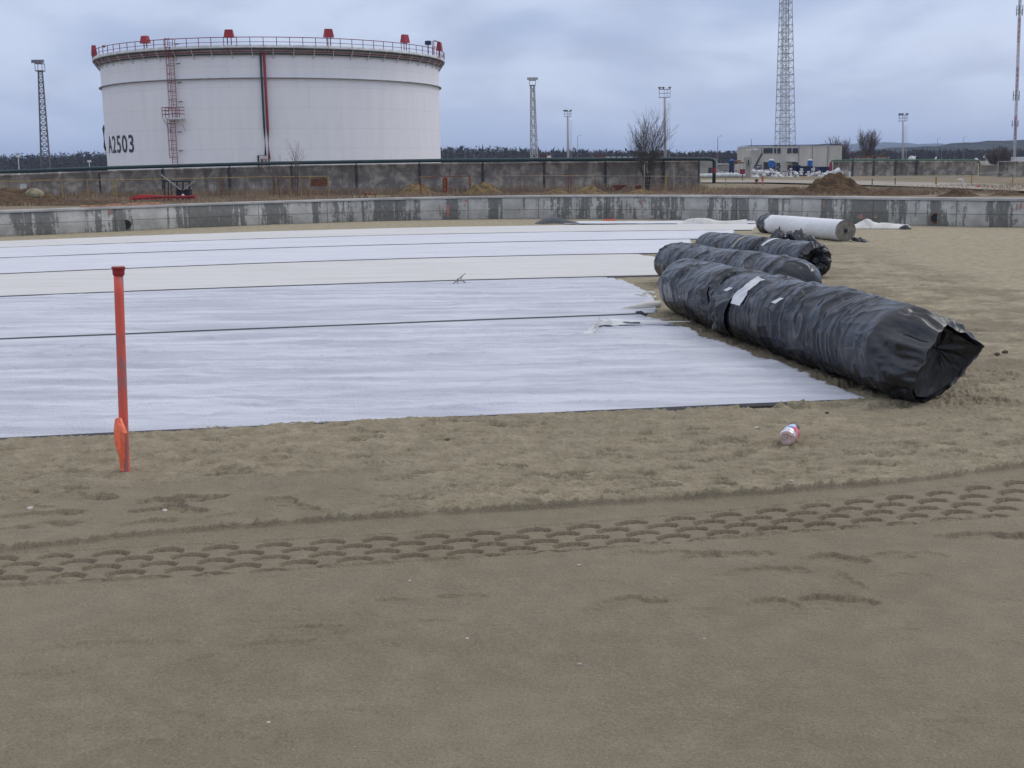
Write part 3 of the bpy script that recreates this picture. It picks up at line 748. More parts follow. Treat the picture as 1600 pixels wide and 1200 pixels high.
ridge_cloth('crumpled_felt', [(1060, 351.5), (1080, 351.5), (1100, 351.5), (1130, 351), (1168, 351)], [.02, .16, .24, .15, .14], .55, M['felt'],
            'crumpled cream felt heaped at the left end of the white roll', 'felt', 3)
ridge_cloth('crumpled_felt', [(1336, 358), (1355, 358), (1368, 358), (1385, 358), (1410, 358), (1424, 358.5)], [.12, .16, .32, .16, .12, .10], .7, M['felt'],
            'low peaked heap of cream felt on sand right of the white roll', 'felt', 8)
mb = MB(); p = on_floor(1418, 358.5)
ridge_cloth('felt_offcut', [(1408, 359), (1416, 359.2), (1425, 359)], [.06, .13, .05], .2, M['darksteel'], 'small dark folded offcut at the right tip of the felt heap', 'offcut', 2)
# lifted sheet edge showing its dark underside
B0, B1 = on_floor(836, 350.5), on_floor(912, 351)
V = []
for t in np.linspace(0, 1, 50):
    p = B0.lerp(B1, t); h = .19 * math.sin(math.pi * t ** .75) ** 1.3
    for k in range(9):
        u = k / 8; V.append((p.x, p.y - .02 + u * .5, float(floor_z(p.y)) + .012 + h * (1 - (1 - u) ** 2 * .9) ** 1))
o = link_mesh('lifted_flap', np_mesh('lifted_flap', V, grid_faces(50, 9)), M['darksteel'], smooth=True)
tag(o, 'dark underside of a sheet edge lifted into a low hump near the ring wall', 'sheet flap')
# lighter lip on top of the flap
# curled corner of the second sheet
A_ = on_floor(967, 490); B_ = on_floor(1030, 484)
V = []
for t in np.linspace(0, 1, 30):
    p = A_.lerp(B_, t); r_ = .008 + .036 * min(1, t * 1.5) ** .8
    for k in range(28):
        th = k / 27 * 7.4; rr_ = r_ * (1 - .055 * th)
        V.append((p.x + .02 * t * math.sin(th), p.y - rr_ * math.sin(th) + .10 * (1 - t), float(floor_z(p.y)) + .02 + r_ - rr_ * math.cos(th)))
o = link_mesh('curled_corner', np_mesh('curled_corner', V, grid_faces(30, 28)), M['felt'], smooth=True)
mw = o.data; o.parent = sheets[1]
# small loop of tape next to it
mb = MB(); c = on_floor(1008, 466)
mb.tube([c + Vector((.13 * math.cos(t), .16 * math.sin(t), .04 + .02 * math.sin(2 * t))) for t in np.linspace(0.3, 5.9, 24)], .012, 6)
tag(mb.build('tape_loop', M['felt'], smooth=True), 'loop of pale tape lying at the end of the second sheet', 'tape')
# torn fabric scrap with long tape
e = empty('fabric_scrap', on_floor(930, 520), 'twisted scrap of white fabric with a long tape on nearest sheet', 'fabric scrap')
pp = [(912, 527), (922, 525), (930, 521), (936, 514), (944, 511), (960, 512), (975, 511), (1000, 511)]
hs = [.015, .05, .08, .10, .08, .05, .03, .015]; ws = [.04, .07, .08, .05, .08, .11, .08, .04]
V = []
for t in np.linspace(0, len(pp) - 1, 64):
    i = min(int(t), len(pp) - 2); f = t - i; p = on_floor(*pp[i]).lerp(on_floor(*pp[i + 1]), f)
    h = hs[i] * (1 - f) + hs[i + 1] * f; wd = ws[i] * (1 - f) + ws[i + 1] * f
    for k in range(12):
        u = k / 11 - .5
        V.append((p.x + u * .06 * float(fbm(t, u * 3, 5, 2)), p.y + u * wd * 2, float(floor_z(p.y)) + .035 + h * (.5 + .9 * float(fbm(t * 1.3, u * 5, 6, 3))) * math.cos(u * 3.0)))
link_mesh('crumple', np_mesh('crumple', V, grid_faces(64, 12)), M['white'], e, smooth=True)
mb = MB()
tp = [on_floor(x_, y_) + Vector((0, 0, .06)) for x_, y_ in ((955, 509), (985, 511), (1020, 511), (1045, 512.5), (1078, 511.5))]
for i in range(len(tp) - 1):
    a, b = tp[i], tp[i + 1]; w0 = [.08, .06, .045, .03, .02][i]; w1 = [.08, .06, .045, .03, .02][i + 1]
    mb.add([a - Vector((0, w0, 0)), b - Vector((0, w1, 0)), b + Vector((0, w1, 0)), a + Vector((0, w0, 0.004))], [(0, 1, 2, 3)])
mb.build('tape', M['white'], e)
# little chip
mb = MB(); c = on_floor(1001, 497) + Vector((0, 0, .03))
mb.tube([c + Vector((-.05, .03, .03)), c + Vector((0, 0, .03)), c + Vector((.06, -.03, 0))], [.008, .02, .012], 6)
tag(mb.build('wood_chip', M['darksteel']), 'small dark chip at the far corner of the nearest sheet', 'chip')
# pale broken stick standing on the sheets
mb = MB(); c = on_floor(716, 446); c.z += .03
g = lambda x_, y_, dy=0: at_y(x_, y_, c.y + dy)
mb.tube([g(706, 446), g(713, 438), g(720, 433), g(727, 427)], [.008, .011, .010, .006], 6)
mb.tube([g(713, 446), g(716, 438, -.02), g(722, 437)], .008, 6)
mb.tube([g(712, 439), g(722, 438, .03), g(732, 445)], [.012, .011, .008], 6)
mb.tube([g(720, 437), g(722, 432)], .006, 6)
M['palewood'] = simple('bleached_wood', (0.48, 0.45, 0.40), (0.32, 0.29, 0.25), 20, 0.9)
tag(mb.build('broken_stick', M['palewood'], smooth=True), 'pale forked stick propped on the edge of the second sheet', 'stick')

# ------------------------------------------------------------------ wrapped rolls
def roll_frame(A, B):
    ax = (B - A).normalized(); side = Vector((ax.y, -ax.x, 0)).normalized(); up = side.cross(ax).normalized()
    if up.z < 0: up = -up
    return ax, side, up      # A near end, B far end; side points right when looking from A to B
def roll_surface(A, B, rfun, L, nu, nth, amp, seed, twist=0.5):
    ax, side, up = roll_frame(A, B)
    U, TH = np.meshgrid(np.linspace(0, 1, nu), np.linspace(0, 2 * np.pi, nth, endpoint=False), indexing='ij')
    d = U * L
    w_ = d + 0.13 * np.sin(TH + .6) * twist + 0.05 * fbm(d * 2, np.sin(TH) * 1.2 + 3, seed + 9, 2)
    cth, sth = np.cos(TH), np.sin(TH)
    warp = .22 * fbm(d * 1.7, cth * 1.3 + sth * .8 + 3, seed + 31, 3)
    wd1 = w_ + warp + .10 * TH / 6.28 * np.sin(TH * .5)
    sharp = lambda v_, p_: np.clip(1 - np.abs(v_ * 2 - 1), 0, 1) ** p_
    f1_ = sharp(vn(wd1 * 4.2, cth * .7 + 5 + sth * .5, seed), 3.0) * (.4 + 1.0 * vn(d * 1.3, cth * 2 + 4, seed + 41))
    f2_ = sharp(vn(wd1 * 9.5 + sth * .8, cth * 1.3 + 5, seed + 3), 3.5) * (vn(d * 2.2, sth * 2 + 4, seed + 43))
    f3_ = fbm(w_ * 1.3, cth * 1.1 + sth + 7, seed + 5, 3)
    f4_ = sharp(vn(d * 3.6 + cth * 2.6, sth * 3.4 + d * 1.6, seed + 21), 4.0)
    f5_ = fbm(wd1 * 5.0, cth * 2.2 + sth, seed + 51, 2)
    rad_ = rfun(U, TH) + amp * (1.25 * f1_ + 0.55 * f2_ + .75 * f3_ + .30 * f4_ + .12 * f5_ - .4)
    P_ = np.array(A)[None, None] + d[..., None] * np.array(ax) + (rad_ * cth)[..., None] * np.array(side) + (rad_ * sth)[..., None] * np.array(up)
    fl = floor_z(P_[..., 1]) + 0.012
    P_[..., 2] = np.maximum(P_[..., 2], fl)
    return U, TH, P_
def roll_mesh(name, P_, L, r, mats, parent, wrap=True):
    nu, nth = P_.shape[:2]
    me = np_mesh(name, P_.reshape(-1, 3), grid_faces(nu, nth, wrap))
    uvl = me.uv_layers.new(name='UVMap'); li = np.empty(len(me.loops), dtype=np.int32); me.loops.foreach_get('vertex_index', li)
    i = li // nth; j = li % nth
    jj = j.reshape(-1, 4).copy()
    if wrap:
        big = (jj.max(1) - jj.min(1)) > nth // 2
        jj[big] = np.where(jj[big] < nth // 2, jj[big] + nth, jj[big])
    uvl.data.foreach_set('uv', np.stack([i / (nu - 1) * L, jj.ravel() / nth * 6.28 * r], -1).astype(np.float32).ravel())
    return link_mesh(name, me, mats, parent, smooth=True)
def end_disc(A, ax, side, up, r, off, mat, parent, name='roll_end', hole=0.05, seed=0, depth=0.012):
    """spiral-wound end face"""
    n = 96; rings = 26; V = []
    A = Vector(A) + ax * off
    for i in range(rings):
        q = hole + (r - hole) * i / (rings - 1)
        for k in range(n):
            th = 2 * math.pi * k / n
            zoff = depth * (0.5 if i % 2 else -0.5) + .02 * float(fbm(q * 9, math.cos(th) * 2 + math.sin(th), seed, 2))
            qq = q * (1 + .03 * math.sin(th * 2 + 1))
            V.append(A - ax * zoff + side * (qq * math.cos(th)) + up * (qq * math.sin(th)))
    V = [tuple(v) for v in V]
    return link_mesh(name, np_mesh(name, V, grid_faces(rings, n, True)), mat, parent, smooth=False)
def core(A, ax, side, up, rad_, off, parent):
    mb = MB(); A = Vector(A) + ax * off
    mb.tube([A - ax * .03, A + ax * .02], rad_, 14)
    mb.build('core_tube', M['black'], parent, smooth=False)

def loft(name, ringA, ringB, n, mat, parent, seed, bulge=0.0, amp=.02):
    """film skin from ringA (N pts) to ringB (N pts)"""
    N_ = len(ringA); V = []
    for i in range(n):
        t = i / (n - 1)
        for k in range(N_):
            p = ringA[k].lerp(ringB[k], t)
            c = Vector((0, 0, 0))
            a = amp * math.sin(math.pi * min(1, t * 1.0)) * (1 if t < 1 else .5) + amp * .4 * t
            f = float(fbm(k * 7.0 / N_ * 3, t * 1.3, seed, 3, .6)) + .6 * float(ridged(np.array(k * 14.0 / N_), np.array(t * .8), seed + 4, 2) - .5)
            q = ringA[k] - (sum(ringA, Vector()) / N_); q = q.normalized() if q.length else q
            V.append(p + q * (a * f + bulge * math.sin(math.pi * t)))
    V = [tuple(v) for v in V]
    V = [(x, y, max(z, float(floor_z(y)) + .012)) for x, y, z in V]
    me = np_mesh(name, V, grid_faces(n, N_, True))
    uvl = me.uv_layers.new(name='UVMap')
    return link_mesh(name, me, mat, parent, smooth=True)

def patch(parent, P_, i0, i1, j0, j1, off, name, mat, A, ax, taper=0.0, amp=0.0, seed=0):
    """piece lying on the roll surface between grid rows i0..i1 and columns j0..j1"""
    nth = P_.shape[1]; V = []; A = np.array(A); axv = np.array(ax)
    ni, nj = i1 - i0 + 1, j1 - j0 + 1
    for i in range(i0, i1 + 1):
        for j in range(j0, j1 + 1):
            s = (i - i0) / max(1, ni - 1); t = (j - j0) / max(1, nj - 1)
            ii = i + taper * (t - .5) * ni
            ii = min(max(ii, 0), P_.shape[0] - 1.001); i_ = int(ii); p = P_[i_, j % nth] * (1 - ii + i_) + P_[i_ + 1, j % nth] * (ii - i_); c = A + axv * np.dot(p - A, axv); r_ = (p - c) / max(1e-6, np.linalg.norm(p - c))
            edge = min(s, 1 - s, t, 1 - t)
            V.append(tuple(p + r_ * (off + amp * (sstep(0, .25, np.array(edge)) * (.6 + .9 * fbm(s * 4, t * 4, seed, 3))))))
    return link_mesh(name, np_mesh(name, V, grid_faces(ni, nj)), mat, parent, smooth=True)

# --- front roll
r1 = 0.305
A1 = on_floor(1417, 622); B1 = on_floor(1062, 487)
A1 = Vector((A1.x, A1.y, A1.z + r1)); B1 = Vector((B1.x, B1.y, B1.z + r1 * .98))
L1 = (B1 - A1).length
roll1 = empty('wrapped_roll', (A1.x, A1.y, A1.z - r1), 'nearest and largest roll in black film, open bag end gaping towards viewer', 'roll', 'wrapped rolls at the edge of the sheets')
ax, side, up = roll_frame(A1, B1)
def rf1(U, TH):
    r_ = r1 * (1.0 + .02 * np.sin(U * 5))
    r_ = r_ * (1 - 0.30 * sstep(0.94, 1.0, U) ** 2)
    return r_
U, TH, P1 = roll_surface(A1, B1, rf1, L1, 620, 260, 0.021, 11)
roll_mesh('film_wrap', P1, L1, r1, M['film'], roll1)
# far end closed
c_ = Vector(P1[-1].mean(0)); nthh = P1.shape[1]
V = []
for i in range(12):
    t = i / 11
    for k in range(nthh):
        p = Vector(P1[-1, k]).lerp(c_ + ax * .05, t); p += ax * (.05 * math.sin(t * 3.14) * (1 + .8 * math.sin(k * .4)))
        V.append(tuple(p))
link_mesh('far_end_film', np_mesh('far_end_film', V, grid_faces(12, nthh, True)), M['film'], roll1, smooth=True)
# near end bag mouth
ks = np.arange(0, nthh, 2)
ringA = [Vector(P1[0, k]) for k in ks]
mouth = {90: (1480, 506, -.16), 60: (1505, 520, -.05), 25: (1539, 541, .05), 0: (1531, 553, .06), 335: (1512, 575, .04), 310: (1494, 600, 0.0), 285: (1468, 618, -.1), 265: (1448, 628, -.22),
         240: (1430, 627, -.30), 215: (1424, 610, -.36), 185: (1438, 578, -.38), 150: (1452, 546, -.33), 120: (1467, 521, -.25)}
mk = sorted(mouth); ang_ = np.array(mk + [mk[0] + 360]); 
def mp_(i): 
    x_, y_, dd = mouth[mk[i % len(mk)]]; return at_y(x_, y_, A1.y + dd)
mpts = [mp_(i) for i in range(len(mk) + 1)]
ringB = []
for k in ks:
    th = math.degrees(2 * math.pi * k / nthh) % 360
    if th < mk[0]: th += 360
    i = max(0, min(int(np.searchsorted(ang_, th, 'right')) - 1, len(mk) - 1)); f = (th - ang_[i]) / (ang_[i + 1] - ang_[i])
    ringB.append(mpts[i].lerp(mpts[i + 1], max(0, min(1, f))))
loft('bag_mouth', ringA, ringB, 34, M['film_end'], roll1, 5, .012, .05)
# inner lining folding back in
ringC = [(Vector(A1) + (p - Vector(A1)) * .82 + ax * .02) for p in ringA]
M['lining'] = simple('dull_dark_lining', (0.012, 0.012, 0.014), (0.006, 0.006, 0.007), 3, 0.55, bs=.5, bscale=9, bdist=.03)
loft('bag_lining', [b.lerp(Vector(A1), .035) for b in ringB], ringC, 16, M['lining'], roll1, 9, 0, .03)
M['brown_end'] = simple('dark_roll_face', (0.025, 0.021, 0.02), (0.012, 0.011, 0.011), 8, 0.9)
end_disc(A1, ax, side, up, r1 * .84, .02, M['brown_end'], roll1, 'roll_face', .045)
cB = sum(ringB, Vector()) / len(ringB); cI = cB.lerp(Vector(A1), .5) + up * .07 + side * .06
ringD = [p.lerp(cB, .05).lerp(Vector(A1), .06) for p in ringB]; ringE = [cI + (p - cB) * .05 for p in ringB]
loft('folded_lip', ringD, ringE, 26, M['lining'], roll1, 15, 0, .07)
def near_idx(P_, px, py):
    best = None
    A_c = np.array((0, 0, EYE))
    v = (P_ - A_c) @ np.array(M3)       # rows -> camera axes
    X_ = 800 + F * v[..., 0] / -v[..., 2]; Y_ = 600 - F * v[..., 1] / -v[..., 2]
    d = (X_ - px) ** 2 + (Y_ - py) ** 2
    dist = -v[..., 2]; d = d + np.where(dist > dist.min() + 99, 1e9, 0)
    # take the nearest-to-camera of the good matches
    good = np.argwhere(d < 16)
    if len(good) == 0: return np.unravel_index(d.argmin(), d.shape)
    k = min(good, key=lambda g: dist[g[0], g[1]]); return tuple(k)
i_, j_ = near_idx(P1, 1160, 452); patch(roll1, P1, i_ - 13, i_ + 13, j_ - 20, j_ + 20, .007, 'exposed_fabric', M['white'], A1, ax, .5)
i_, j_ = near_idx(P1, 1212, 468); patch(roll1, P1, i_ - 6, i_ + 5, j_ - 4, j_ + 4, .006, 'exposed_fabric', M['white'], A1, ax, .9)
i_, j_ = near_idx(P1, 1135, 451); patch(roll1, P1, i_ - 6, i_ + 6, j_ - 3, j_ + 3, .006, 'exposed_fabric', M['white'], A1, ax, .9)
i_, j_ = near_idx(P1, 1118, 485); patch(roll1, P1, i_ - 30, i_ + 22, j_ - 18, j_ + 34, .022, 'loose_flap', M['film_end'], A1, ax, .5, .07, 3)
i_, j_ = near_idx(P1, 1095, 462); patch(roll1, P1, i_ - 20, i_ + 22, j_ - 12, j_ + 20, .012, 'loose_flap', M['film_end'], A1, ax, -.4, .045, 8)
# strap of film crossing the roll beside the tear, and faint white print on the film
M['print'] = simple('faded_white_print', (0.16, 0.18, 0.21), (0.07, 0.08, 0.09), 60, 0.6)
axn = np.array(ax)
for (px, py, n_) in ((1242, 555, 7), (1258, 515, 7), (1278, 570, 6), (1325, 590, 6), (1352, 585, 8), (1165, 525, 5), (1080, 480, 4)):
    i0, j0 = near_idx(P1, px, py); mb = MB()
    for q in range(n_):
        for c2 in range(1):
            i_ = int(i0 + c2 * 3); jj = int(j0 + q * 2.2)
            pts = []
            for (di, dj) in ((0, 0), (2.4, 0), (2.4, 1.3), (0, 1.3)):
                p = P1[min(619, max(0, int(round(i_ + di)))), int(round(jj + dj)) % nthh]
                c = np.array(A1) + axn * np.dot(p - np.array(A1), axn); rv = (p - c) / np.linalg.norm(p - c)
                pts.append(tuple(p + rv * .004))
            mb.add(pts, [(0, 1, 2, 3)])
    mb.build('faded_print', M['print'], roll1)

# --- middle roll
r2 = .275
A2 = on_floor(1262, 487); B2 = on_floor(1048, 440)
A2 = Vector((A2.x, A2.y, A2.z + r2)); B2 = Vector((B2.x, B2.y, B2.z + r2)); L2 = (B2 - A2).length
roll2 = empty('wrapped_roll', (A2.x, A2.y, A2.z - r2), 'middle black film roll, half hidden behind the nearest one, rounded closed end', 'roll', 'wrapped rolls at the edge of the sheets')
ax, side, up = roll_frame(A2, B2)
def rf2(U, TH): return r2 * np.sqrt(np.clip(1 - (1 - np.clip(U / .085, 0, 1)) ** 2.4, 0.0004, 1)) * (1 - .12 * sstep(.9, 1, U)) * (1 + .03 * np.sin(U * 7))
U, TH, P2 = roll_surface(A2, B2, rf2, L2, 320, 150, 0.020, 31)
roll_mesh('film_wrap', P2, L2, r2, M['film'], roll2)
c_ = Vector(P2[-1].mean(0)); V = []
for i in range(8):
    for k in range(150):
        t = i / 7; p = Vector(P2[-1, k]).lerp(c_ - ax * .02, t); p += ax * (.07 * math.sin(t * 3.14)); V.append(tuple(p))
link_mesh('far_end_film', np_mesh('far_end_film', V, grid_faces(8, 150, True)), M['lining'], roll2, smooth=True)

# --- third roll, gathered end
r3 = .25
A3 = on_floor(1272, 434); B3 = on_floor(1103, 405)
A3 = Vector((A3.x, A3.y, A3.z + r3)); B3 = Vector((B3.x, B3.y, B3.z + r3 * .95)); L3 = (B3 - A3).length
roll3 = empty('wrapped_roll', (A3.x, A3.y, A3.z - r3), 'third black film roll with pale tape bands and a gathered twisted end', 'roll', 'wrapped rolls at the edge of the sheets')
ax, side, up = roll_frame(A3, B3)
U, TH, P3 = roll_surface(A3, B3, lambda U, TH: r3 * (1 - .15 * sstep(.93, 1, U)) * (1 + .03 * sstep(.1, 0, U)), L3, 320, 150, 0.011, 51)
roll_mesh('film_wrap', P3, L3, r3, M['film'], roll3)
V = []
for i in range(22):
    t = i / 21
    for k in range(150):
        th = 2 * math.pi * k / 150
        fold = float(ridged(np.array(k * 16 / 150.), np.array(t * 1.2), 3, 2)) - .4
        rr_ = r3 * (1.0 - .80 * t) * (1 + .16 * fold * (1 if t > .02 else 0)); dep = -.07 * math.sin(math.pi * min(1, t * .9)) * (1 + 1.6 * fold) + .03 * t * t
        if i == 0: p = Vector(P3[0, k])
        else: p = A3 + side * (rr_ * math.cos(th + .5 * t)) + up * (rr_ * math.sin(th + .5 * t)) + ax * dep
        p.z = max(p.z, float(floor_z(p.y)) + .012); V.append(tuple(p))
link_mesh('gathered_end', np_mesh('gathered_end', V, grid_faces(22, 150, True)), M['film_end'], roll3, smooth=True)
core(A3, ax, side, up, r3 * .18, .0, roll3)
V = [tuple(Vector(P3[-1, k]).lerp(Vector(P3[-1].mean(0)), t)) for t in (0, .5, .98) for k in range(150)]
link_mesh('far_end_film', np_mesh('far_end_film', V, grid_faces(3, 150, True)), M['film'], roll3)
for (px, w_, tp_) in ((1152, 3, 1.5), (1205, 4, 1.2)):
    i_, j_ = near_idx(P3, px, 372 if px < 1200 else 371); patch(roll3, P3, i_ - w_, i_ + w_, j_ - 12, j_ + 14, .006, 'tape_band', M['pale'] if px < 1200 else M['white'], A3, ax, tp_)
i_, j_ = near_idx(P3, 1172, 385); patch(roll3, P3, i_ - 5, i_ + 5, j_ - 26, j_ + 22, .008, 'film_overlap', M['lining'], A3, ax, .5, .015, 4)

# --- white felt roll
r4 = .235
A4 = on_floor(1320, 377.5); B4 = on_floor(1200, 364)
A4 = Vector((A4.x, A4.y, A4.z + r4)); B4 = Vector((B4.x, B4.y, B4.z + r4)); L4 = (B4 - A4).length
roll4 = empty('felt_roll', (A4.x, A4.y, A4.z - r4), 'unwrapped white felt roll with spiral end on torn black film', 'roll', 'wrapped rolls at the edge of the sheets')
ax, side, up = roll_frame(A4, B4)
U, TH, P4 = roll_surface(A4, B4, lambda U, TH: r4 + 0 * U, L4, 160, 110, 0.004, 71)
o = roll_mesh('felt_body', P4, L4, r4, simple('clean_white_felt', (.80, .80, .81), (.70, .70, .71), 1.5, .9), roll4)
end_disc(A4, ax, side, up, r4 * 1.0, -.005, M['grey_felt'], roll4, 'spiral_end', .035, 4, .02)
core(A4, ax, side, up, .045, .0, roll4)
V = [tuple(Vector(P4[-1, k]).lerp(Vector(P4[-1].mean(0)), t)) for t in (0, .5, .98) for k in range(110)]
link_mesh('far_face', np_mesh('far_face', V, grid_faces(3, 110, True)), M['grey_felt'], roll4)
# remains of film at the far end and torn film under it
U5, T5 = np.meshgrid(np.linspace(0, 1, 26), np.linspace(0, 2 * np.pi, 90, endpoint=False), indexing='ij')
rad5 = r4 * 1.04 + .05 * np.clip(ridged(T5 * 2.2, U5 * 3, 4, 3) - .35, 0, 1)
dd = L4 - .25 + U5 * .40
P5 = np.array(A4) + dd[..., None] * np.array(ax) + (rad5 * np.cos(T5))[..., None] * np.array(side) + (rad5 * np.sin(T5))[..., None] * np.array(up)
P5[0] -= (.10 * np.abs(np.sin(T5[0] * 3.5)))[:, None] * np.array(ax)
P5[..., 2] = np.maximum(P5[..., 2], floor_z(P5[..., 1]) + .01)
link_mesh('film_cuff', np_mesh('film_cuff', P5.reshape(-1, 3), grid_faces(26, 90, True)), M['film'], roll4, smooth=True)
def film_rag(pts, h, seed, label, name='torn_film', top=None):
    """crumpled film: polygon strip following px points on the floor with a height in metres"""
    B = [on_floor(*p) for p in pts]; V = []
    n = 60
    for t in np.linspace(0, len(B) - 1, n):
        i = min(int(t), len(B) - 2); f = t - i; p = B[i].lerp(B[i + 1], f); hh = h[i] * (1 - f) + h[i + 1] * f
        for k in range(12):
            u = k / 11
            V.append((p.x + .05 * float(fbm(t * 3, u * 5, seed)), p.y + u * .38, float(floor_z(p.y)) + .014 + hh * (math.sin(u * 3.0) ** .8 if u < 1 else .1) * (.7 + .7 * float(fbm(t * 2.2, u * 2.5, seed + 3, 3)))))
    V = [(a, b, max(c, float(floor_z(b)) + .012)) for a, b, c in V]
    o = link_mesh(name, np_mesh(name, V, grid_faces(n, 12)), M['film'], smooth=False)
    return tag(o, label, 'plastic film')
film_rag([(1208, 376), (1222, 377), (1232, 376), (1246, 378), (1262, 378), (1278, 379)], [.10, .34, .24, .36, .22, .06], 3, 'torn black film bunched against the near flank of the white roll')
film_rag([(1332, 377.5), (1340, 378), (1350, 378.5), (1360, 378.5)], [.16, .10, .06, .02], 9, 'pointed tail of black film right of the white roll end')

# ------------------------------------------------------------------ red stake
e = empty('marker_stake', on_floor(196, 737), 'red painted steel stake with a cap, standing in sand at left', 'stake')
b_ = on_floor(196, 737); Yd = b_.y
top = at_y(185, 428, Yd); bot = at_y(196, 742, Yd)
def stake_mat():
    m, t, b = new_mat('worn_orange_red_paint', 0.6, 0, 0.4)
    c = coords(t, 'Object', (1, 1, .35))
    f = ramp(t, noise(t, c, 14, 4, .6), .48, .60)
    base = mixc(t, f, (0.78, 0.13, 0.095), (0.46, 0.17, 0.16))
    f2 = ramp(t, noise(t, coords(t, 'Object', (1.6, 1.6, .12)), 22, 3, .5), .56, .66)
    base = mixc(t, mth(t, 'MULTIPLY', f2, .75), base, (0.21, 0.16, 0.155))
    t.links.new(base, b.inputs['Base Color']); return m
mb = MB(); rp = 7.2 * Yd / F
mb.tube([top.lerp(bot, k / 10) for k in range(11)] + [bot - Vector((0, 0, .12))], rp, 20); mb.build('pipe', stake_mat(), e, smooth=True)
mb = MB(); ct = at_y(185, 417, Yd); cb = at_y(185.3, 430, Yd); rc = 9.8 * Yd / F
mb.tube([cb, cb.lerp(ct, .12), cb.lerp(ct, .55), cb.lerp(ct, .86), ct], [rc * .86, rc * .92, rc * .94, rc * 1.08, rc * 1.06], 24)
mb.build('cap', simple('dark_red_cap', (0.36, 0.025, 0.035), None, 3, .5), e)
mb = MB(); mb.tube([ct - Vector((0, 0, .0)), ct + Vector((0, 0, .004))], rc * .9, 20); mb.build('cap_top', simple('pale_cap_top', (.62, .42, .34), (.45, .3, .25), 40, .9), e)
# ribbon
def ribbon_mesh():
    c = lambda x_, y_, d: at_y(x_, y_, Yd - d)
    V, Fc = [], []
    L_ = [((179.5, 655), (188, 651), .05), ((177.5, 672), (187, 670), .07), ((178.5, 690), (188, 688), .08), ((182, 704), (190, 701), .09), ((186, 716), (194, 712), .08), ((188, 735), (193.5, 736), .06)]
    R_ = [((183, 654), (190, 653), .065), ((184, 664), (196, 668), .10), ((187, 676), (199, 677), .115), ((189, 689), (195.5, 684), .11), ((188, 702), (195, 700), .10), ((190, 716), (195, 714), .09)]
    m = MB()
    for S in (L_, R_):
        vs = []
        for a, b, d in S: vs += [c(a[0], a[1], d), c((a[0] + b[0]) / 2, (a[1] + b[1]) / 2, d + .008), c(b[0], b[1], d - .004)]
        n = len(S); fs = []
        for i in range(n - 1):
            for k in range(2): fs.append((3 * i + k, 3 * i + k + 1, 3 * i + k + 4, 3 * i + k + 3))
        m.add(vs, fs)
    return m
M['neon'] = simple('neon_orange_ribbon', (0.98, 0.25, 0.13), (0.85, 0.16, 0.08), 25, .6)
e2 = empty('marking_ribbon', on_floor(189, 734), 'fluorescent orange ribbon hanging folded at the foot of the red stake', 'ribbon')
o = ribbon_mesh().build('ribbon_strip', M['neon'], e2)
# overspray on the sand is left to the stake base: small clods around
# ------------------------------------------------------------------ bottle
pb = on_floor(1232, 699); h0 = height_at(pb.x, pb.y) 
e = empty('plastic_bottle', (pb.x, pb.y, h0), 'crushed clear plastic bottle with red and blue label lying on sand', 'bottle')
m, t, b = new_mat('clear_bottle_plastic', 0.12, 0, 0.5); b.inputs['Base Color'].default_value = (1.0, .86, .90, 1); b.inputs['Transmission Weight'].default_value = .9; b.inputs['IOR'].default_value = 1.25
M['pet'] = m
rb = .046; c0 = Vector((pb.x - .012, pb.y, h0 + rb + .002)); dB = Vector((.42, .90, .02)).normalized()
sB = Vector((dB.y, -dB.x, 0)).normalized(); uB = sB.cross(dB)
def bottle_ring(prof, name, mat, n=28, dent=.0):
    V = []
    for (d, r_) in prof:
        for k in range(n):
            th = 2 * math.pi * k / n; q = r_ * (1 + dent * math.sin(th * 3 + d * 60) )
            V.append(tuple(c0 + dB * d + sB * (q * math.cos(th)) + uB * (q * math.sin(th))))
    return link_mesh(name, np_mesh(name, V, grid_faces(len(prof), n, True)), mat, e, smooth=True)
bottle_ring([(.012, .004), (.010, .018), (0, .030), (.0, .040), (.012, .0455), (.03, .046), (.034, .043), (.04, .046), (.12, .045), (.14, .044), (.17, .046), (.20, .036), (.225, .020), (.24, .013), (.262, .013)], 'bottle_body', M['pet'], dent=.03)
V = []; 
for (d) in np.linspace(.05, .125, 8):
    for k in range(20):
        th = -1.0 + 2.1 * k / 19; V.append(tuple(c0 + dB * d + sB * (.0475 * math.cos(th)) + uB * (.0475 * math.sin(th))))
link_mesh('red_label', np_mesh('red_label', V, grid_faces(8, 20)), simple('red_label_film', (.62, .02, .05), (.75, .35, .38), 45, .4), e, smooth=True)
V = []
for (d) in np.linspace(.075, .115, 6):
    for k in range(16):
        th = 1.15 + 1.2 * k / 15; V.append(tuple(c0 + dB * d + sB * (.0475 * math.cos(th)) + uB * (.0475 * math.sin(th))))
link_mesh('blue_label', np_mesh('blue_label', V, grid_faces(6, 16)), simple('blue_label_film', (.18, .27, .62), (.6, .65, .8), 35, .4), e, smooth=True)
bottle_ring([(.244, .0145), (.262, .0145), (.264, .008)], 'cap', M['white'])
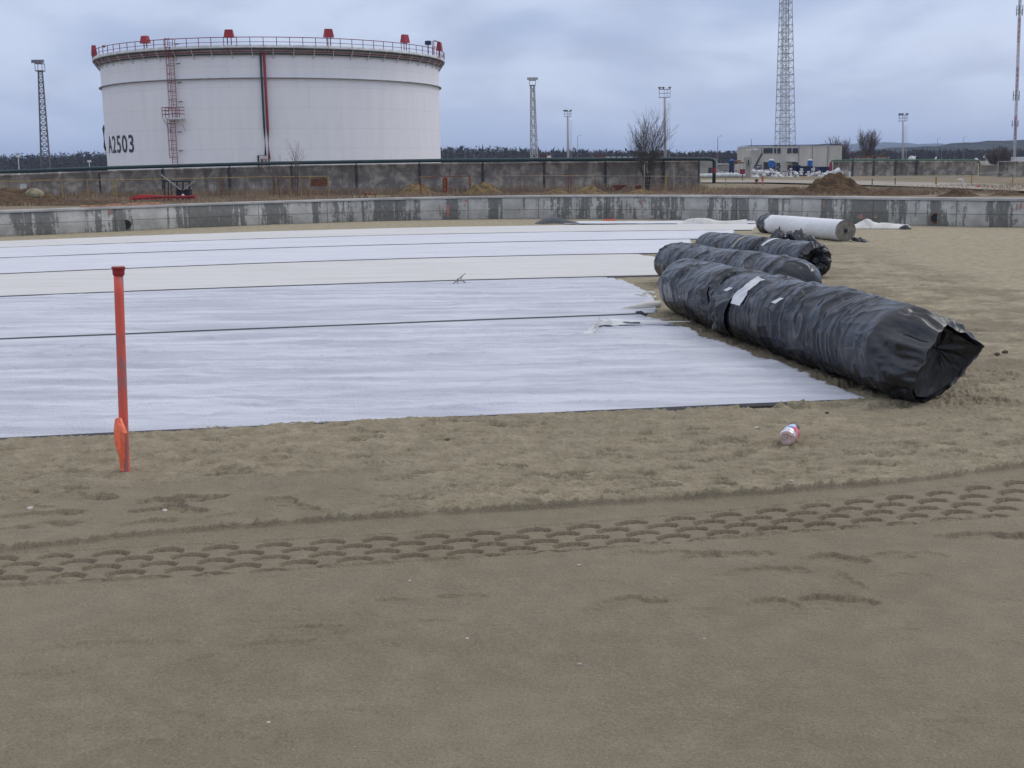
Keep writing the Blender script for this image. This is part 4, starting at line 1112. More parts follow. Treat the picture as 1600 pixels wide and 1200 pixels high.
# orange tag by the ring wall, clods, pebbles
p = on_floor(955, 345)
mb = MB()
for k in range(8):
    a = random.uniform(-.22, .22); mb.box(p + Vector((a, random.uniform(-.05, .05), .03)), (.12, .05, .03 + random.random() * .05), random.random())
tag(mb.build('paint_marker', M['neon']), 'small bright orange marker lying at the foot of the ring wall', 'marker')
def clod(px, py, s, mat, label=None, grp=None, name='clod', cat='clod'):
    p = on_floor(px, py); z0 = height_at(p.x, p.y); V = []
    nn, mm = 8, 12
    for i in range(nn + 1):
        for j in range(mm):
            ph = math.pi * i / nn; th = 2 * math.pi * j / mm
            r_ = s * (1 + .35 * float(fbm(math.cos(th) * 2 + px, ph * 2 + math.sin(th), 3, 2)))
            V.append((p.x + r_ * 1.3 * math.sin(ph) * math.cos(th), p.y + r_ * math.sin(ph) * math.sin(th), z0 + s * .35 + r_ * .7 * math.cos(ph)))
    o = link_mesh(name, np_mesh(name, V, grid_faces(nn + 1, mm, True)), mat, smooth=False)
    return tag(o, label, cat, grp)
M['clod'] = simple('damp_dark_clod', (.13, .105, .075), (.08, .065, .045), 30, .95)
M['pebble'] = simple('white_pebble', (.62, .58, .5), (.4, .36, .3), 30, .8)
for (px, py, s) in ((1570, 555, .022), (1558, 557, .018), (700, 690, .010), (1292, 650, .010), (590, 678, .012), (1520, 537, .02)):
    clod(px, py, s, M['clod'], 'small dark clod of earth lying on the paler sand', 'dark clods on the sand')
for (px, py, s) in ((47, 797, .013), (257, 800, .011), (1183, 672, .010), (497, 697, .010), (1236, 757, .010), (1499, 773, .012), (905, 884, .006), (640, 910, .005), (730, 1000, .005), (905, 1040, .006), (1100, 1000, .004), (420, 1130, .005)):
    clod(px, py, s, M['pebble'], 'tiny pale pebble lying on the sand', 'pale pebbles on the sand', 'pebble', 'pebble')

# ------------------------------------------------------------------ storage tank
RT = 22.5
def edge_px(az1, hw):          # pixel x of the shell's two outlines at mid height
    out_ = []
    for s in (-1, 1):
        a = az1 + s * hw; d = RT / math.tan(hw); out_.append(proj((d * math.sin(a), d * math.cos(a), 6.5))[0])
    return out_
azc, hw_ = -math.radians(11.3), math.radians(7.9)
for _ in range(30):
    l_, r_ = edge_px(azc, hw_); azc += ((163.5 - l_) + (687.5 - r_)) / 2 / 1900; hw_ += ((687.5 - r_) - (163.5 - l_)) / 2 / 1900
DT = RT / math.sin(hw_)
CT = Vector((DT * math.sin(azc), DT * math.cos(azc), OUT))
def tp_at(phi, r_, z):           # phi = 0 faces the camera, positive = right
    a = azc + math.pi            # direction from tank centre back to camera
    d = Vector((math.sin(a - phi), math.cos(a - phi), 0))
    return Vector((CT.x + d.x * r_, CT.y + d.y * r_, z))
def tank_phi(px, r_=RT, z=6):
    lo_, hi_ = -1.45, 1.45
    for _ in range(50):
        mid_ = (lo_ + hi_) / 2
        if proj(tp_at(mid_, r_, z))[0] < px: lo_ = mid_
        else: hi_ = mid_
    return (lo_ + hi_) / 2
def tank_z(phi, py, r_=RT):
    lo_, hi_ = -5, 30
    for _ in range(50):
        mid_ = (lo_ + hi_) / 2
        if proj(tp_at(phi, r_, mid_))[1] > py: lo_ = mid_
        else: hi_ = mid_
    return (lo_ + hi_) / 2
z_deck = tank_z(0, 73, RT + 1.1); z_pipe = tank_z(0, 83); z_ring = tank_z(0, 122); z_rail = tank_z(0, 57.5, RT + 1.1)
tank = empty('storage_tank', CT, 'huge white cylindrical oil tank numbered A2503 with red railing', 'tank')
n = 240
def circ_strip(prof, name, mat, parent, n=n, uv=False, smooth=False):
    V = []; 
    for k in range(n):
        phi = 2 * math.pi * k / n
        for (r_, z) in prof: V.append(tuple(tp_at(phi, r_, z)))
    me = np_mesh(name, V, None if False else np.concatenate([grid_faces(n, len(prof)), np.array([[(n - 1) * len(prof) + i, (n - 1) * len(prof) + i + 1, i + 1, i] for i in range(len(prof) - 1)])]))
    if uv:
        ul = me.uv_layers.new(name='UVMap'); li = np.empty(len(me.loops), dtype=np.int32); me.loops.foreach_get('vertex_index', li)
        kk = (li // len(prof)).reshape(-1, 4); big = (kk.max(1) - kk.min(1)) > n // 2; kk[big] = np.where(kk[big] < n // 2, kk[big] + n, kk[big])
        zz_ = np.array([p[1] for p in prof])[li % len(prof)]
        ul.data.foreach_set('uv', np.stack([kk.ravel() / n * 2 * math.pi * RT, zz_ - OUT], -1).astype(np.float32).ravel())
    return link_mesh(name, me, mat, parent, smooth=smooth)
circ_strip([(RT, OUT - .3), (RT, OUT + .4), (RT, 4), (RT, 8), (RT, z_deck + .05)], 'shell', M['tank'], tank, uv=True, smooth=True)
circ_strip([(0.01, z_deck - .4), (RT - .05, z_deck - .9), (RT - .04, z_deck + .04)], 'floating_roof', M['steel'], tank)
circ_strip([(RT, z_deck - .10), (RT + 0.87, z_deck - .10), (RT + 0.90, z_deck + .06), (RT + 0.84, z_deck + .07), (RT + .02, z_deck + .07)], 'walkway_deck', M['white'], tank)
circ_strip([(RT + .66, z_deck - .12), (RT + .78, z_deck - .12), (RT + .78, z_deck - .26), (RT + .66, z_deck - .26)], 'walkway_fascia', M['darksteel'], tank)
circ_strip([(RT + .01, z_pipe + .45), (RT + .14, z_pipe + .42), (RT + .14, z_pipe + .35), (RT + .01, z_pipe + .32)], 'wind_ring', M['white'], tank)
circ_strip([(RT + .01, z_ring - .04), (RT + .34, z_ring - .02), (RT + .34, z_ring + .06), (RT + .01, z_ring + .07)], 'stiffening_ring', M['steel'], tank)
mb = MB()
def ringpipe(z, r_, off, mat, name):
    V = []; m_ = 6
    for k in range(n):
        phi = 2 * math.pi * k / n
        for q in range(m_): V.append(tuple(tp_at(phi, RT + off + r_ * math.cos(q * 2 * math.pi / m_), z + r_ * math.sin(q * 2 * math.pi / m_))))
    Q = []
    for k in range(n):
        for q in range(m_): Q.append((k * m_ + q, k * m_ + (q + 1) % m_, ((k + 1) % n) * m_ + (q + 1) % m_, ((k + 1) % n) * m_ + q))
    return link_mesh(name, np_mesh(name, V, Q), mat, tank, smooth=True)
ringpipe(z_pipe - .1, .085, .3, M['green'], 'cooling_ring_pipe')
ringpipe(z_deck - .50, .07, .5, M['red'], 'foam_ring_pipe')
# railing
rl = MB(); NP = 96
for k in range(NP):
    p = 2 * math.pi * (k + .3) / NP; q = 2 * math.pi * (k + 1.3) / NP
    a, b2 = tp_at(p, RT + 0.84, z_deck), tp_at(p, RT + 0.84, z_rail)
    rl.bar(a, b2, .05)
    for f in (1.0, .52):
        zz_ = z_deck + (z_rail - z_deck) * f
        rl.bar(tp_at(p, RT + 0.84, zz_), tp_at(q, RT + 0.84, zz_), .045 if f == 1 else .03)
rl.build('railing', M['red'], tank)
tb = MB()
circ_strip([(RT + 0.87, z_deck + .07), (RT + 0.87, z_deck + .26), (RT + 0.85, z_deck + .26), (RT + 0.85, z_deck + .07)], 'toe_board', M['white'], tank)
for k in range(0, 60):     # brackets under the walkway
    p = 2 * math.pi * k / 60
    if math.cos(p) < -.05: continue
    m_ = MB(); m_.bar(tp_at(p, RT, z_deck - 1.25), tp_at(p, RT + .78, z_deck - .15), .06); m_.build('walkway_bracket', M['white'], tank)
def foam_box(px, ytop, ybot, ph=None):
    p = tank_phi(px, RT + .9, z_rail + .5) if ph is None else ph
    zt = tank_z(p, ytop, RT + .9); zb = tank_z(p, ybot, RT + .9)
    wdt = 1.0; fb = MB(); c = tp_at(p, RT + .72, 0); t_ = Vector((math.cos(azc + math.pi - p), -math.sin(azc + math.pi - p), 0)); n_ = Vector((math.sin(azc + math.pi - p), math.cos(azc + math.pi - p), 0))
    vs = []
    for (z, ww, dd_) in ((zb, .58, .34), (zt, .42, .22)):
        for sx, sy in ((-1, -1), (1, -1), (1, 1), (-1, 1)): vs.append(c + t_ * sx * ww + n_ * sy * dd_ + Vector((0, 0, z)))
    fb.add(vs, [(3, 2, 1, 0), (4, 5, 6, 7), (0, 1, 5, 4), (1, 2, 6, 5), (2, 3, 7, 6), (3, 0, 4, 7)])
    o = fb.build('foam_box', M['foamred'], tank)
    lg = MB()
    for s in (-.22, .22): lg.bar(c + t_ * s + Vector((0, 0, z_deck - .4)), c + t_ * s + Vector((0, 0, zb + .01)), .07)
    lg2 = lg.build('foam_riser', M['red'], o)
for a in ((224.5, 56, 67.5), (357, 46, 58.5), (514, 45, 58), (634.5, 54, 66.5)): foam_box(*a)
p0 = tank_phi(677, RT + .9, z_rail); foam_box(0, 66, 79, 1.22); foam_box(0, 71, 86, -1.32)
def pole_thing(px, y0, y1, r_, mat, name, off=.9, h=None):
    p = tank_phi(px, RT + off, z_rail); m_ = MB(); m_.bar(tp_at(p, RT + off, tank_z(p, y1, RT + off)), tp_at(p, RT + off, tank_z(p, y0, RT + off)), r_, n=8); m_.build(name, mat, tank); return p
pole_thing(669, 64, 70, .42, M['navy'], 'alarm_horn'); pole_thing(669, 70, 84, .07, M['red'], 'horn_post')
pole_thing(162, 71, 74, .2, M['red'], 'valve')
# small raised ladder cage on the right rim
m_ = MB(); pa = tank_phi(680, RT + .6, z_rail)
for dphi in (0, .02, .04):
    for rr_ in (RT + .2, RT + 1.0):
        m_.bar(tp_at(pa + dphi, rr_, z_deck), tp_at(pa + dphi, rr_, z_rail + 1.0), .045)
for zf in (z_rail + .3, z_rail + 1.0): m_.bar(tp_at(pa, RT + 1.0, zf), tp_at(pa + .04, RT + 1.0, zf), .04); m_.bar(tp_at(pa, RT + .2, zf), tp_at(pa, RT + 1.0, zf), .04); m_.bar(tp_at(pa - .08, RT + 1.0, z_rail + 1.0), tp_at(pa, RT + 1.0, z_rail + 1), .04)
m_.build('roof_ladder_frame', M['red'], tank)
# caged ladders
def ladder(px0, py0, px1, py1, name):
    p0 = tank_phi(px0, RT + .3, 2); p1 = tank_phi(px1, RT + .3, 10); pm = (p0 + p1) / 2
    z0 = tank_z(pm, py0, RT + .3); z1 = tank_z(pm, py1, RT + .3)
    m_ = MB(); dp = .36 / RT
    for s in (-1, 1): m_.bar(tp_at(pm + s * dp, RT + .35, z0), tp_at(pm + s * dp, RT + .35, z1), .04)
    z = z0
    while z < z1: m_.bar(tp_at(pm - dp, RT + .35, z), tp_at(pm + dp, RT + .35, z), .022); z += .34
    lad = m_.build(name, M['red'], tank)
    m_ = MB(); z = z0 + 1.2
    while z < z1 + .1:
        pts = [tp_at(pm + dp * math.cos(t) * 1.15, RT + .35 + .85 * math.sin(t), z) for t in np.linspace(0, math.pi, 9)]
        for a, b2 in zip(pts[:-1], pts[1:]): m_.bar(a, b2, .028)
        z += 1.0
    for t in (math.pi * .25, math.pi * .5, math.pi * .75): m_.bar(tp_at(pm + dp * math.cos(t) * 1.15, RT + .35 + .85 * math.sin(t), z0 + 1.2), tp_at(pm + dp * math.cos(t) * 1.15, RT + .35 + .85 * math.sin(t), z1), .03)
    m_.build('safety_cage', M['red'], lad)
    z = z0 + 2
    while z < z1: m_ = MB(); m_.bar(tp_at(pm + dp, RT, z), tp_at(pm + dp * 3.4, RT + .4, z), .045); m_.build('ladder_stay', M['darksteel'], lad); z += 2.2
    return pm
ladder(271, 262, 270, 186, 'lower_ladder'); pl = ladder(275, 186, 275, 60, 'upper_ladder')
# landing platform
ph0 = tank_phi(262, RT + .6, 4); ph1 = tank_phi(288, RT + .6, 4); zp = tank_z((ph0 + ph1) / 2, 184, RT + .6); zq = tank_z((ph0 + ph1) / 2, 168, RT + .6)
m_ = MB(); m_.add([tp_at(ph0, RT, zp), tp_at(ph1, RT, zp), tp_at(ph1, RT + 1.2, zp), tp_at(ph0, RT + 1.2, zp), tp_at(ph0, RT, zp - .2), tp_at(ph1, RT, zp - .2), tp_at(ph1, RT + 1.2, zp - .2), tp_at(ph0, RT + 1.2, zp - .2)],
     [(0, 1, 2, 3), (7, 6, 5, 4), (0, 4, 5, 1), (1, 5, 6, 2), (2, 6, 7, 3), (3, 7, 4, 0)])
plat = m_.build('landing_platform', M['white'], tank)
m_ = MB()
for k in range(6):
    p = ph0 + (ph1 - ph0) * k / 5; m_.bar(tp_at(p, RT + 1.2, zp), tp_at(p, RT + 1.2, zq), .045)
for f in (.35, .7, 1): m_.bar(tp_at(ph0, RT + 1.2, zp + (zq - zp) * f), tp_at(ph1, RT + 1.2, zp + (zq - zp) * f), .04); m_.bar(tp_at(ph0, RT + .1, zp + (zq - zp) * f), tp_at(ph0, RT + 1.2, zp + (zq - zp) * f), .04); m_.bar(tp_at(ph1, RT + .1, zp + (zq - zp) * f), tp_at(ph1, RT + 1.2, zp + (zq - zp) * f), .04)
m_.build('platform_railing', M['red'], plat)
for p in (ph0 + .003, ph1 - .003): m_ = MB(); m_.bar(tp_at(p, RT, zp - 1.6), tp_at(p, RT + 1.1, zp - .2), .06); m_.build('platform_bracket', M['white'], plat)
# risers
pg = tank_phi(413.5, RT + .4, 5); pr = tank_phi(419, RT + .4, 5)
zb = tank_z(pg, 243, RT + .5)
m_ = MB(); m_.tube([tp_at(pg, RT + .35, z_pipe), tp_at(pg, RT + .38, 6), tp_at(pg, RT + .4, zb), tp_at(tank_phi(403, RT + .5, 3), RT + .45, zb), tp_at(tank_phi(403, RT + .5, 3), RT + .45, OUT)], .13, 8); m_.build('water_riser', M['green'], tank, smooth=True)
m_ = MB(); m_.tube([tp_at(pr, RT + .5, z_deck - .55), tp_at(pr, RT + .5, 6), tp_at(pr, RT + .5, zb - .45), tp_at(tank_phi(409, RT + .7, 3), RT + .75, zb - .45), tp_at(tank_phi(409, RT + .7, 3), RT + .75, OUT)], .16, 8); m_.build('foam_riser', M['riserred'], tank, smooth=True)
m_ = MB()
for px in (415, 419.5): m_.bar(tp_at(tank_phi(px, RT + .9, 3), RT + .9, OUT), tp_at(tank_phi(px, RT + .9, 3), RT + .9, zb - .5), .09, n=6)
m_.build('riser_support', M['darksteel'], tank)
# pipe at the left edge of the shell
m_ = MB(); pe = -1.47
m_.tube([tp_at(pe, RT + .0, tank_z(pe, 196)), tp_at(pe, RT + .16, tank_z(pe, 201)), tp_at(pe, RT + .18, tank_z(pe, 230)), tp_at(pe, RT, tank_z(pe, 236))], .15, 8); m_.build('overflow_pipe', M['darksteel'], tank)
# lettering
cu = bpy.data.curves.new('tank_number', 'FONT'); cu.body = 'A2503'; cu.size = 1.0; cu.offset = 0.012; cu.extrude = 0.0; cu.space_character = 1.12; cu.resolution_u = 4
ot = bpy.data.objects.new('tmp_text', cu); col.objects.link(ot)
bpy.context.view_layer.update()
me = bpy.data.meshes.new_from_object(ot.evaluated_get(bpy.context.evaluated_depsgraph_get())); bpy.data.objects.remove(ot)
co = np.array([v.co[:] for v in me.vertices]); x0, x1 = co[:, 0].min(), co[:, 0].max(); y0, y1 = co[:, 1].min(), co[:, 1].max()
pa, pb_ = tank_phi(171, RT, 3), tank_phi(210.5, RT, 3)
pmid = (pa + pb_) / 2
za, zb_ = tank_z(pmid, 239, RT), tank_z(pmid, 211.5, RT)
import bmesh
bm = bmesh.new(); bm.from_mesh(me)
bmesh.ops.subdivide_edges(bm, edges=[e_ for e_ in bm.edges if e_.calc_length() > .1], cuts=4, use_grid_fill=True)
bmesh.ops.triangulate(bm, faces=bm.faces[:])
for v in bm.verts:
    phi = pa + (v.co.x - x0) / (x1 - x0) * (pb_ - pa); z = za + (v.co.y - y0) / (y1 - y0) * (zb_ - za)
    v.co = tp_at(phi, RT + .045, z)
bm.to_mesh(me); bm.free(); me.materials.clear()
link_mesh('tank_number', me, M['number'], tank)

# ------------------------------------------------------------------ compound walls and their pipes
def vwall(name, pts, z0, thick, mat, label, cat='wall', posts=None):
    """pts: [(px, py_top, Y)] wall line, top given by the pixel"""
    P_ = [at_y(*p) for p in pts]
    e = empty(name, (P_[0].x, P_[0].y, z0), label, cat)
    V = []; n = 0; xs_ = []
    for a, b2 in zip(P_[:-1], P_[1:]):
        k = max(2, int((b2 - a).length / 1.2))
        for i in range(k): xs_.append(a.lerp(b2, i / k))
    xs_.append(P_[-1])
    for p in xs_:
        j = .02 * float(fbm(p.x * .7, 1, 5, 2))
        V += [(p.x, p.y, z0 - .6), (p.x, p.y, p.z - .18), (p.x, p.y - .05, p.z - .17), (p.x, p.y - .05, p.z + j), (p.x, p.y + thick, p.z + j), (p.x, p.y + thick, z0 - .6)]
    Q = grid_faces(len(xs_), 6).tolist()
    Q += [(0, 1, 4, 5), (1, 2, 3, 4)]
    b_ = (len(xs_) - 1) * 6; Q += [(b_ + 5, b_ + 4, b_ + 1, b_), (b_ + 4, b_ + 3, b_ + 2, b_ + 1)]
    link_mesh('wall_panel', np_mesh('wall_panel', V, Q), mat, e)
    return e, P_
WY = 113.0
cw, cwP = vwall('compound_wall', [(-420, 283, WY - 12), (0, 272.5, WY - 2), (165, 266.5, WY), (300, 262.5, WY), (430, 259, WY), (560, 256.5, WY), (688, 254.5, WY), (850, 253, WY), (1000, 252, WY), (1094, 251.3, WY)], OUT, .4, M['oldwall'],
      'long blackened concrete wall in front of the white tank')
m_ = MB()
for px in (51, 154, 253, 357, 455, 556, 655, 754, 850, 946, 1037):
    a = at_y(px, 260, WY - .09); top = float(np.interp(a.x, [p.x for p in cwP], [p.z for p in cwP]))
    m2 = MB(); m2.box((a.x, a.y - .0, (top + OUT) / 2), (.22, .12, top - OUT - .1)); m2.build('wall_joint', M['darksteel'], cw)
def pipeline(pts, Y_, r_, label, ends_=None, mat='green'):
    P_ = [at_y(px, py, Y_) for px, py in pts]
    e = empty('pipeline', P_[0], label, 'pipe'); m_ = MB(); m_.tube(P_, r_, 8); m_.build('pipe_run', M[mat], e, smooth=True); return e, P_
e, P_ = pipeline([(-420, 278), (0, 268.5), (165, 262.5), (300, 258.5), (430, 255), (560, 252.7), (688, 250.8), (850, 249.3), (1000, 248.6), (1108, 248.4), (1113.5, 249.5), (1116, 252.5), (1116, 258), (1115.5, 286)], WY - .5, .17, 'dark green pipe carried along the top of the long blackened wall')
for px in (101, 253, 357, 455, 556, 655, 754, 850, 946, 1037, 1092):
    a = at_y(px, 256, WY - .5); zt = float(np.interp(a.x, [p.x for p in P_[:10]], [p.z for p in P_[:10]]))
    m_ = MB(); m_.bar((a.x, a.y + .22, zt - (1.3 if px < 1090 else 2.9)), (a.x, a.y + .22, zt), .07); m_.build('pipe_bracket', M['darksteel'], e)
m_ = MB(); m_.bar(at_y(1115.6, 262, WY - .5), at_y(1115.6, 270, WY - .5), .20, n=8); m_.build('red_band', M['red'], e)
# right compound
WY2 = 185.0
M['oldwall2'] = M['oldwall']
cw2, _ = vwall('compound_wall', [(1303, 251.5, WY2 + 6), (1400, 251.3, WY2), (1529, 251.0, WY2 - 3)], OUT, .5, M['oldwall'], 'shorter dark streaked wall under a light green pipe behind the soil heap')
for px in (1333, 1366, 1400, 1433, 1466, 1500):
    a = at_y(px, 260, WY2 - .6 - 1.0); m2 = MB(); m2.box((a.x, a.y + .3, .15), (.3, .3, 2.9)); m2.build('wall_joint', M['darksteel'], cw2)
M['lightgreen'] = simple('light_green_pipe', (0.06, 0.17, 0.10), (0.04, 0.11, 0.07), 1, .6)
e, P_ = pipeline([(1298, 286), (1298, 256), (1299.5, 252), (1303, 250.5), (1400, 250.2), (1524, 250.0), (1529, 251.5), (1531, 256), (1531, 280)], WY2 - 4.5, .12, 'light green pipe over the shorter dark wall', mat='lightgreen')
m_ = MB(); m_.bar(at_y(1298.2, 254, WY2 - 4.5), at_y(1298.2, 284, WY2 - 4.5), .21, n=8); m_.build('red_riser', M['red'], e)
vwall('boundary_wall', [(1533, 257, 172), (1560, 257, 172)], OUT, .4, M['pale'], 'pale low wall section between two darker walls')
vwall('compound_wall', [(1561, 252, 165), (1640, 251, 160), (1900, 250, 150)], OUT, .5, M['oldwall'], 'dark wall at the far right edge behind the bushy tree')

# ------------------------------------------------------------------ lattice masts, floodlights
def lattice(mb, b, t, w0, w1, n, rb=.06, rl=.09, rot=.3):
    b = Vector(b); t = Vector(t); P_ = []
    for i in range(n + 1):
        f = i / n; c = b.lerp(t, f); w_ = (w0 + (w1 - w0) * f) / 2
        P_.append([c + Vector((math.cos(rot + k * math.pi / 2 + math.pi / 4), math.sin(rot + k * math.pi / 2 + math.pi / 4), 0)) * w_ * 1.414 for k in range(4)])
    for i in range(n):
        for k in range(4):
            k2 = (k + 1) % 4
            mb.bar(P_[i][k], P_[i + 1][k], rl, cap=False)
            if i % 2: mb.bar(P_[i][k], P_[i + 1][k2], rb, cap=False)
            else: mb.bar(P_[i][k2], P_[i + 1][k], rb, cap=False)
            mb.bar(P_[i + 1][k], P_[i + 1][k2], rb, cap=False)
M['mastgrey'] = simple('weathered_mast_steel', (.20, .20, .22), (.13, .13, .145), .5, .7)
M['mastpale'] = simple('pale_mast_steel', (.46, .46, .47), (.36, .36, .37), .5, .7)
def lamps(e, c, w_, mat, n=4, s=.35):
    for k in range(n):
        m_ = MB(); x = -w_ / 2 + w_ * k / (n - 1)
        m_.add([c + Vector((x - s, -s * .5, -s * .5)), c + Vector((x + s, -s * .5, -s * .5)), c + Vector((x + s, -s * .2, s * .9)), c + Vector((x - s, -s * .2, s * .9)),
                c + Vector((x - s * .5, s * .6, -s * .1)), c + Vector((x + s * .5, s * .6, -s * .1)), c + Vector((x + s * .5, s * .6, s * .7)), c + Vector((x - s * .5, s * .6, s * .7))],
               [(0, 1, 2, 3), (7, 6, 5, 4), (0, 4, 5, 1), (1, 5, 6, 2), (2, 6, 7, 3), (3, 7, 4, 0)])
        m_.build('floodlight', mat, e)
def lattice_mast(px0, py0, px1, py1, Y_, w0, w1, n, mat, label, k=1.0):
    b2 = at_y(px0, py0, Y_); t = at_y(px1, py1, Y_); d = (b2 - t) / (b2.z - t.z); base = b2 + d * (OUT - b2.z)
    e = empty('lattice_mast', base, label, 'mast')
    m_ = MB(); lattice(m_, base, t, w0 * (1 + .12 * (b2.z - OUT) / 5), w1, n, .05 * k, .085 * k); m_.build('lattice_frame', mat, e)
    m_ = MB(); m_.box(t + Vector((0, 0, .1)), (w1 * 1.9, w1 * 1.9, .15)); 
    for sx in (-1, 1):
        for sy in (-1, 1): m_.bar(t + Vector((sx * w1 * .9, sy * w1 * .9, .1)), t + Vector((sx * w1 * .9, sy * w1 * .9, 1.1)), .05 * k)
        m_.bar(t + Vector((sx * w1 * .9, -w1 * .9, 1.1)), t + Vector((sx * w1 * .9, w1 * .9, 1.1)), .05 * k); m_.bar(t + Vector((-w1 * .9, sx * w1 * .9, 1.1)), t + Vector((w1 * .9, sx * w1 * .9, 1.1)), .05 * k)
    m_.build('top_platform', mat, e)
    lamps(e, t + Vector((0, -w1, 1.3)), w1 * 2.1, mat, 3, .33 * k)
    return e
lattice_mast(71.5, 262, 63, 112, 170, 1.25, .55, 22, M['mastgrey'], 'dark lattice floodlight mast standing left of the white tank', 1.0)
lattice_mast(834.5, 250, 832, 134, 250, 1.3, .7, 20, M['mastpale'], 'pale tapering lattice mast right of the white tank', 1.25)
def flood_pole(px0, py0, px1, py1, Y_, r0, w_, label, k=1.0):
    b2 = at_y(px0, py0, Y_); t = at_y(px1, py1, Y_); base = Vector((b2.x, b2.y, OUT))
    e = empty('floodlight_pole', base, label, 'floodlight pole')
    m_ = MB(); m_.tube([base, base.lerp(t, .5), t], [r0, r0 * .8, r0 * .6], 8); m_.build('pole', M['mastpale'], e, smooth=True)
    m_ = MB()
    for s in (0, .14): m_.bar(base + Vector((r0 + .25 + s * 2.5, 0, 0)), t + Vector((r0 + .15 + s * 2.5, 0, -1)), .028 * k)
    z = 0; H_ = t.z - base.z
    while z < H_ - 1: m_.bar(base + Vector((r0 + .25, 0, z)), base + Vector((r0 + .6, 0, z)), .024 * k); z += .6
    m_.build('climbing_ladder', M['mastpale'], e)
    m_ = MB(); h = w_ * .72
    for z in (0, h * .5, h): m_.bar(t + Vector((-w_ / 2, 0, z)), t + Vector((w_ / 2, 0, z)), .05 * k)
    for x in (-w_ / 2, -w_ * .05, w_ * .22, w_ / 2): m_.bar(t + Vector((x, 0, 0)), t + Vector((x, 0, h)), .05 * k)
    for z in (0, h): m_.bar(t + Vector((-w_ / 2, .9, z)), t + Vector((w_ / 2, .9, z)), .04 * k); m_.bar(t + Vector((-w_ / 2, 0, z)), t + Vector((-w_ / 2, .9, z)), .04 * k); m_.bar(t + Vector((w_ / 2, 0, z)), t + Vector((w_ / 2, .9, z)), .04 * k)
    m_.build('lamp_frame', M['mastgrey'], e)
    for x in (-w_ * .48, -w_ * .15, w_ * .45):
        m2 = MB(); c = t + Vector((x, -.15, h + .25)); m2.lathe(c, [(.05, -.2), (.2 * k, -.12), (.32 * k, .12), (.26 * k, .2)], 10); m2.build('floodlight', M['mastgrey'], e)
flood_pole(888, 250, 887, 182, 330, .42, 1.9, 'shorter floodlight pole with bright lamp frame between the mast and bare tree', 1.3)
flood_pole(1040, 248, 1038.5, 152, 240, .34, 2.2, 'tall floodlight pole directly right of the bare tree', 1.0)
flood_pole(1411, 252, 1411, 189, 300, .32, 2.0, 'floodlight pole rising behind the light green pipe', 1.3)
# tall lattice tower
TY = 240; b2 = at_y(1226, 285, TY); t2 = at_y(1228.5, -110, TY)
e = empty('lattice_tower', (b2.x, b2.y, OUT), 'very tall steel lattice tower leaving the top of the picture', 'tower')
m_ = MB(); lattice(m_, (b2.x, b2.y, OUT), t2, 3.4, 1.25, 34, .045, .085, .15); m_.build('outer_lattice', M['mastpale'], e)
m_ = MB(); lattice(m_, (b2.x + .15, b2.y, OUT), t2, 1.0, .7, 60, .03, .05, .4); m_.build('inner_ladder_shaft', M['mastpale'], e)
m_ = MB(); m_.bar((b2.x - 1.2, b2.y, OUT), t2 + Vector((-.6, 0, 0)), .05); m_.build('feeder_cable', M['darksteel'], e)
# guyed mast on the right
GYd = 420; b2 = at_y(1585.5, 244, GYd); t2 = at_y(1597, -90, GYd)
e = empty('radio_mast', (b2.x, b2.y, OUT), 'thin red and white banded radio mast at the right edge', 'mast')
base = Vector((b2.x, b2.y, OUT)); 
M['mastred'] = simple('faded_mast_red', (.38, .16, .17), None, 1, .7); M['mastwhite'] = simple('faded_mast_white', (.55, .52, .54), None, 1, .7)
for k in range(9):
    m_ = MB(); a, c = base.lerp(t2, k / 9), base.lerp(t2, (k + 1) / 9); lattice(m_, a, c, .62, .62, 9, .05, .09, .2); m_.build('mast_section', M['mastred'] if k % 2 else M['mastwhite'], e)
for (py, n_) in ((192, 3), (151, 4), (146, 3), (18, 4), (12, 3)):
    m_ = MB(); c = at_y(1586 + (190 - py) * .04, py, GYd)
    for q in range(n_): a = q * 2.1; m_.bar(c + Vector((math.cos(a) * .5, math.sin(a) * .5, -1 + .3 * q)), c + Vector((math.cos(a) * 1.1, math.sin(a) * 1.1, -.6)), .1); m_.bar(c + Vector((math.cos(a) * 1.1, math.sin(a) * 1.1, -1.4)), c + Vector((math.cos(a) * 1.1, math.sin(a) * 1.1, .9)), .14, n=6)
    m_.build('antenna_cluster', M['mastgrey'], e)
# thin lamp posts
def lamp_post(px, y0, y1, Y_, label, head=True, k=1.0, grp=None):
    b2 = at_y(px, y0, Y_); t = at_y(px, y1, Y_); base = Vector((b2.x, b2.y, OUT)); e = empty('lamp_post', base, label, 'lamp post', grp)
    m_ = MB(); m_.tube([base, t], [.13 * k, .07 * k], 6); m_.build('post', M['mastgrey'], e)
    if head:
        m_ = MB(); m_.tube([t, t + Vector((.4, -.1, .25)), t + Vector((1.2, -.3, .3))], [.06 * k, .06 * k, .12 * k], 6); m_.build('lamp_head', M['mastpale'], e)
lamp_post(902.5, 250, 213, 420, 'thin lamp post just right of the shorter floodlight pole')
lamp_post(854, 250, 232, 500, 'faint short post between lattice mast and floodlight pole', False)
lamp_post(1121.5, 250, 214, 330, 'slim lamp post standing above the pale shed near the pipe elbow')
lamp_post(1174, 226, 217, 250, 'thin rod at the left corner of the flat roofed building', False, .8)
lamp_post(1297.5, 250, 217, 260, 'slim pole at the right end of the flat roofed building', False, .9)
for (px, y1, lb) in ((1465, 217, 'left double arm lamp post before the hills'), (1471, 230, 'shortest lamp post, close beside the left double arm one'), (1492, 229, 'plain lamp post between two taller ones before the hills'), (1506, 214, 'tallest distant lamp post before the wooded hill')):
    lamp_post(px, 250, y1, 520, lb, True, 1.0, 'distant lamp posts before the hills')

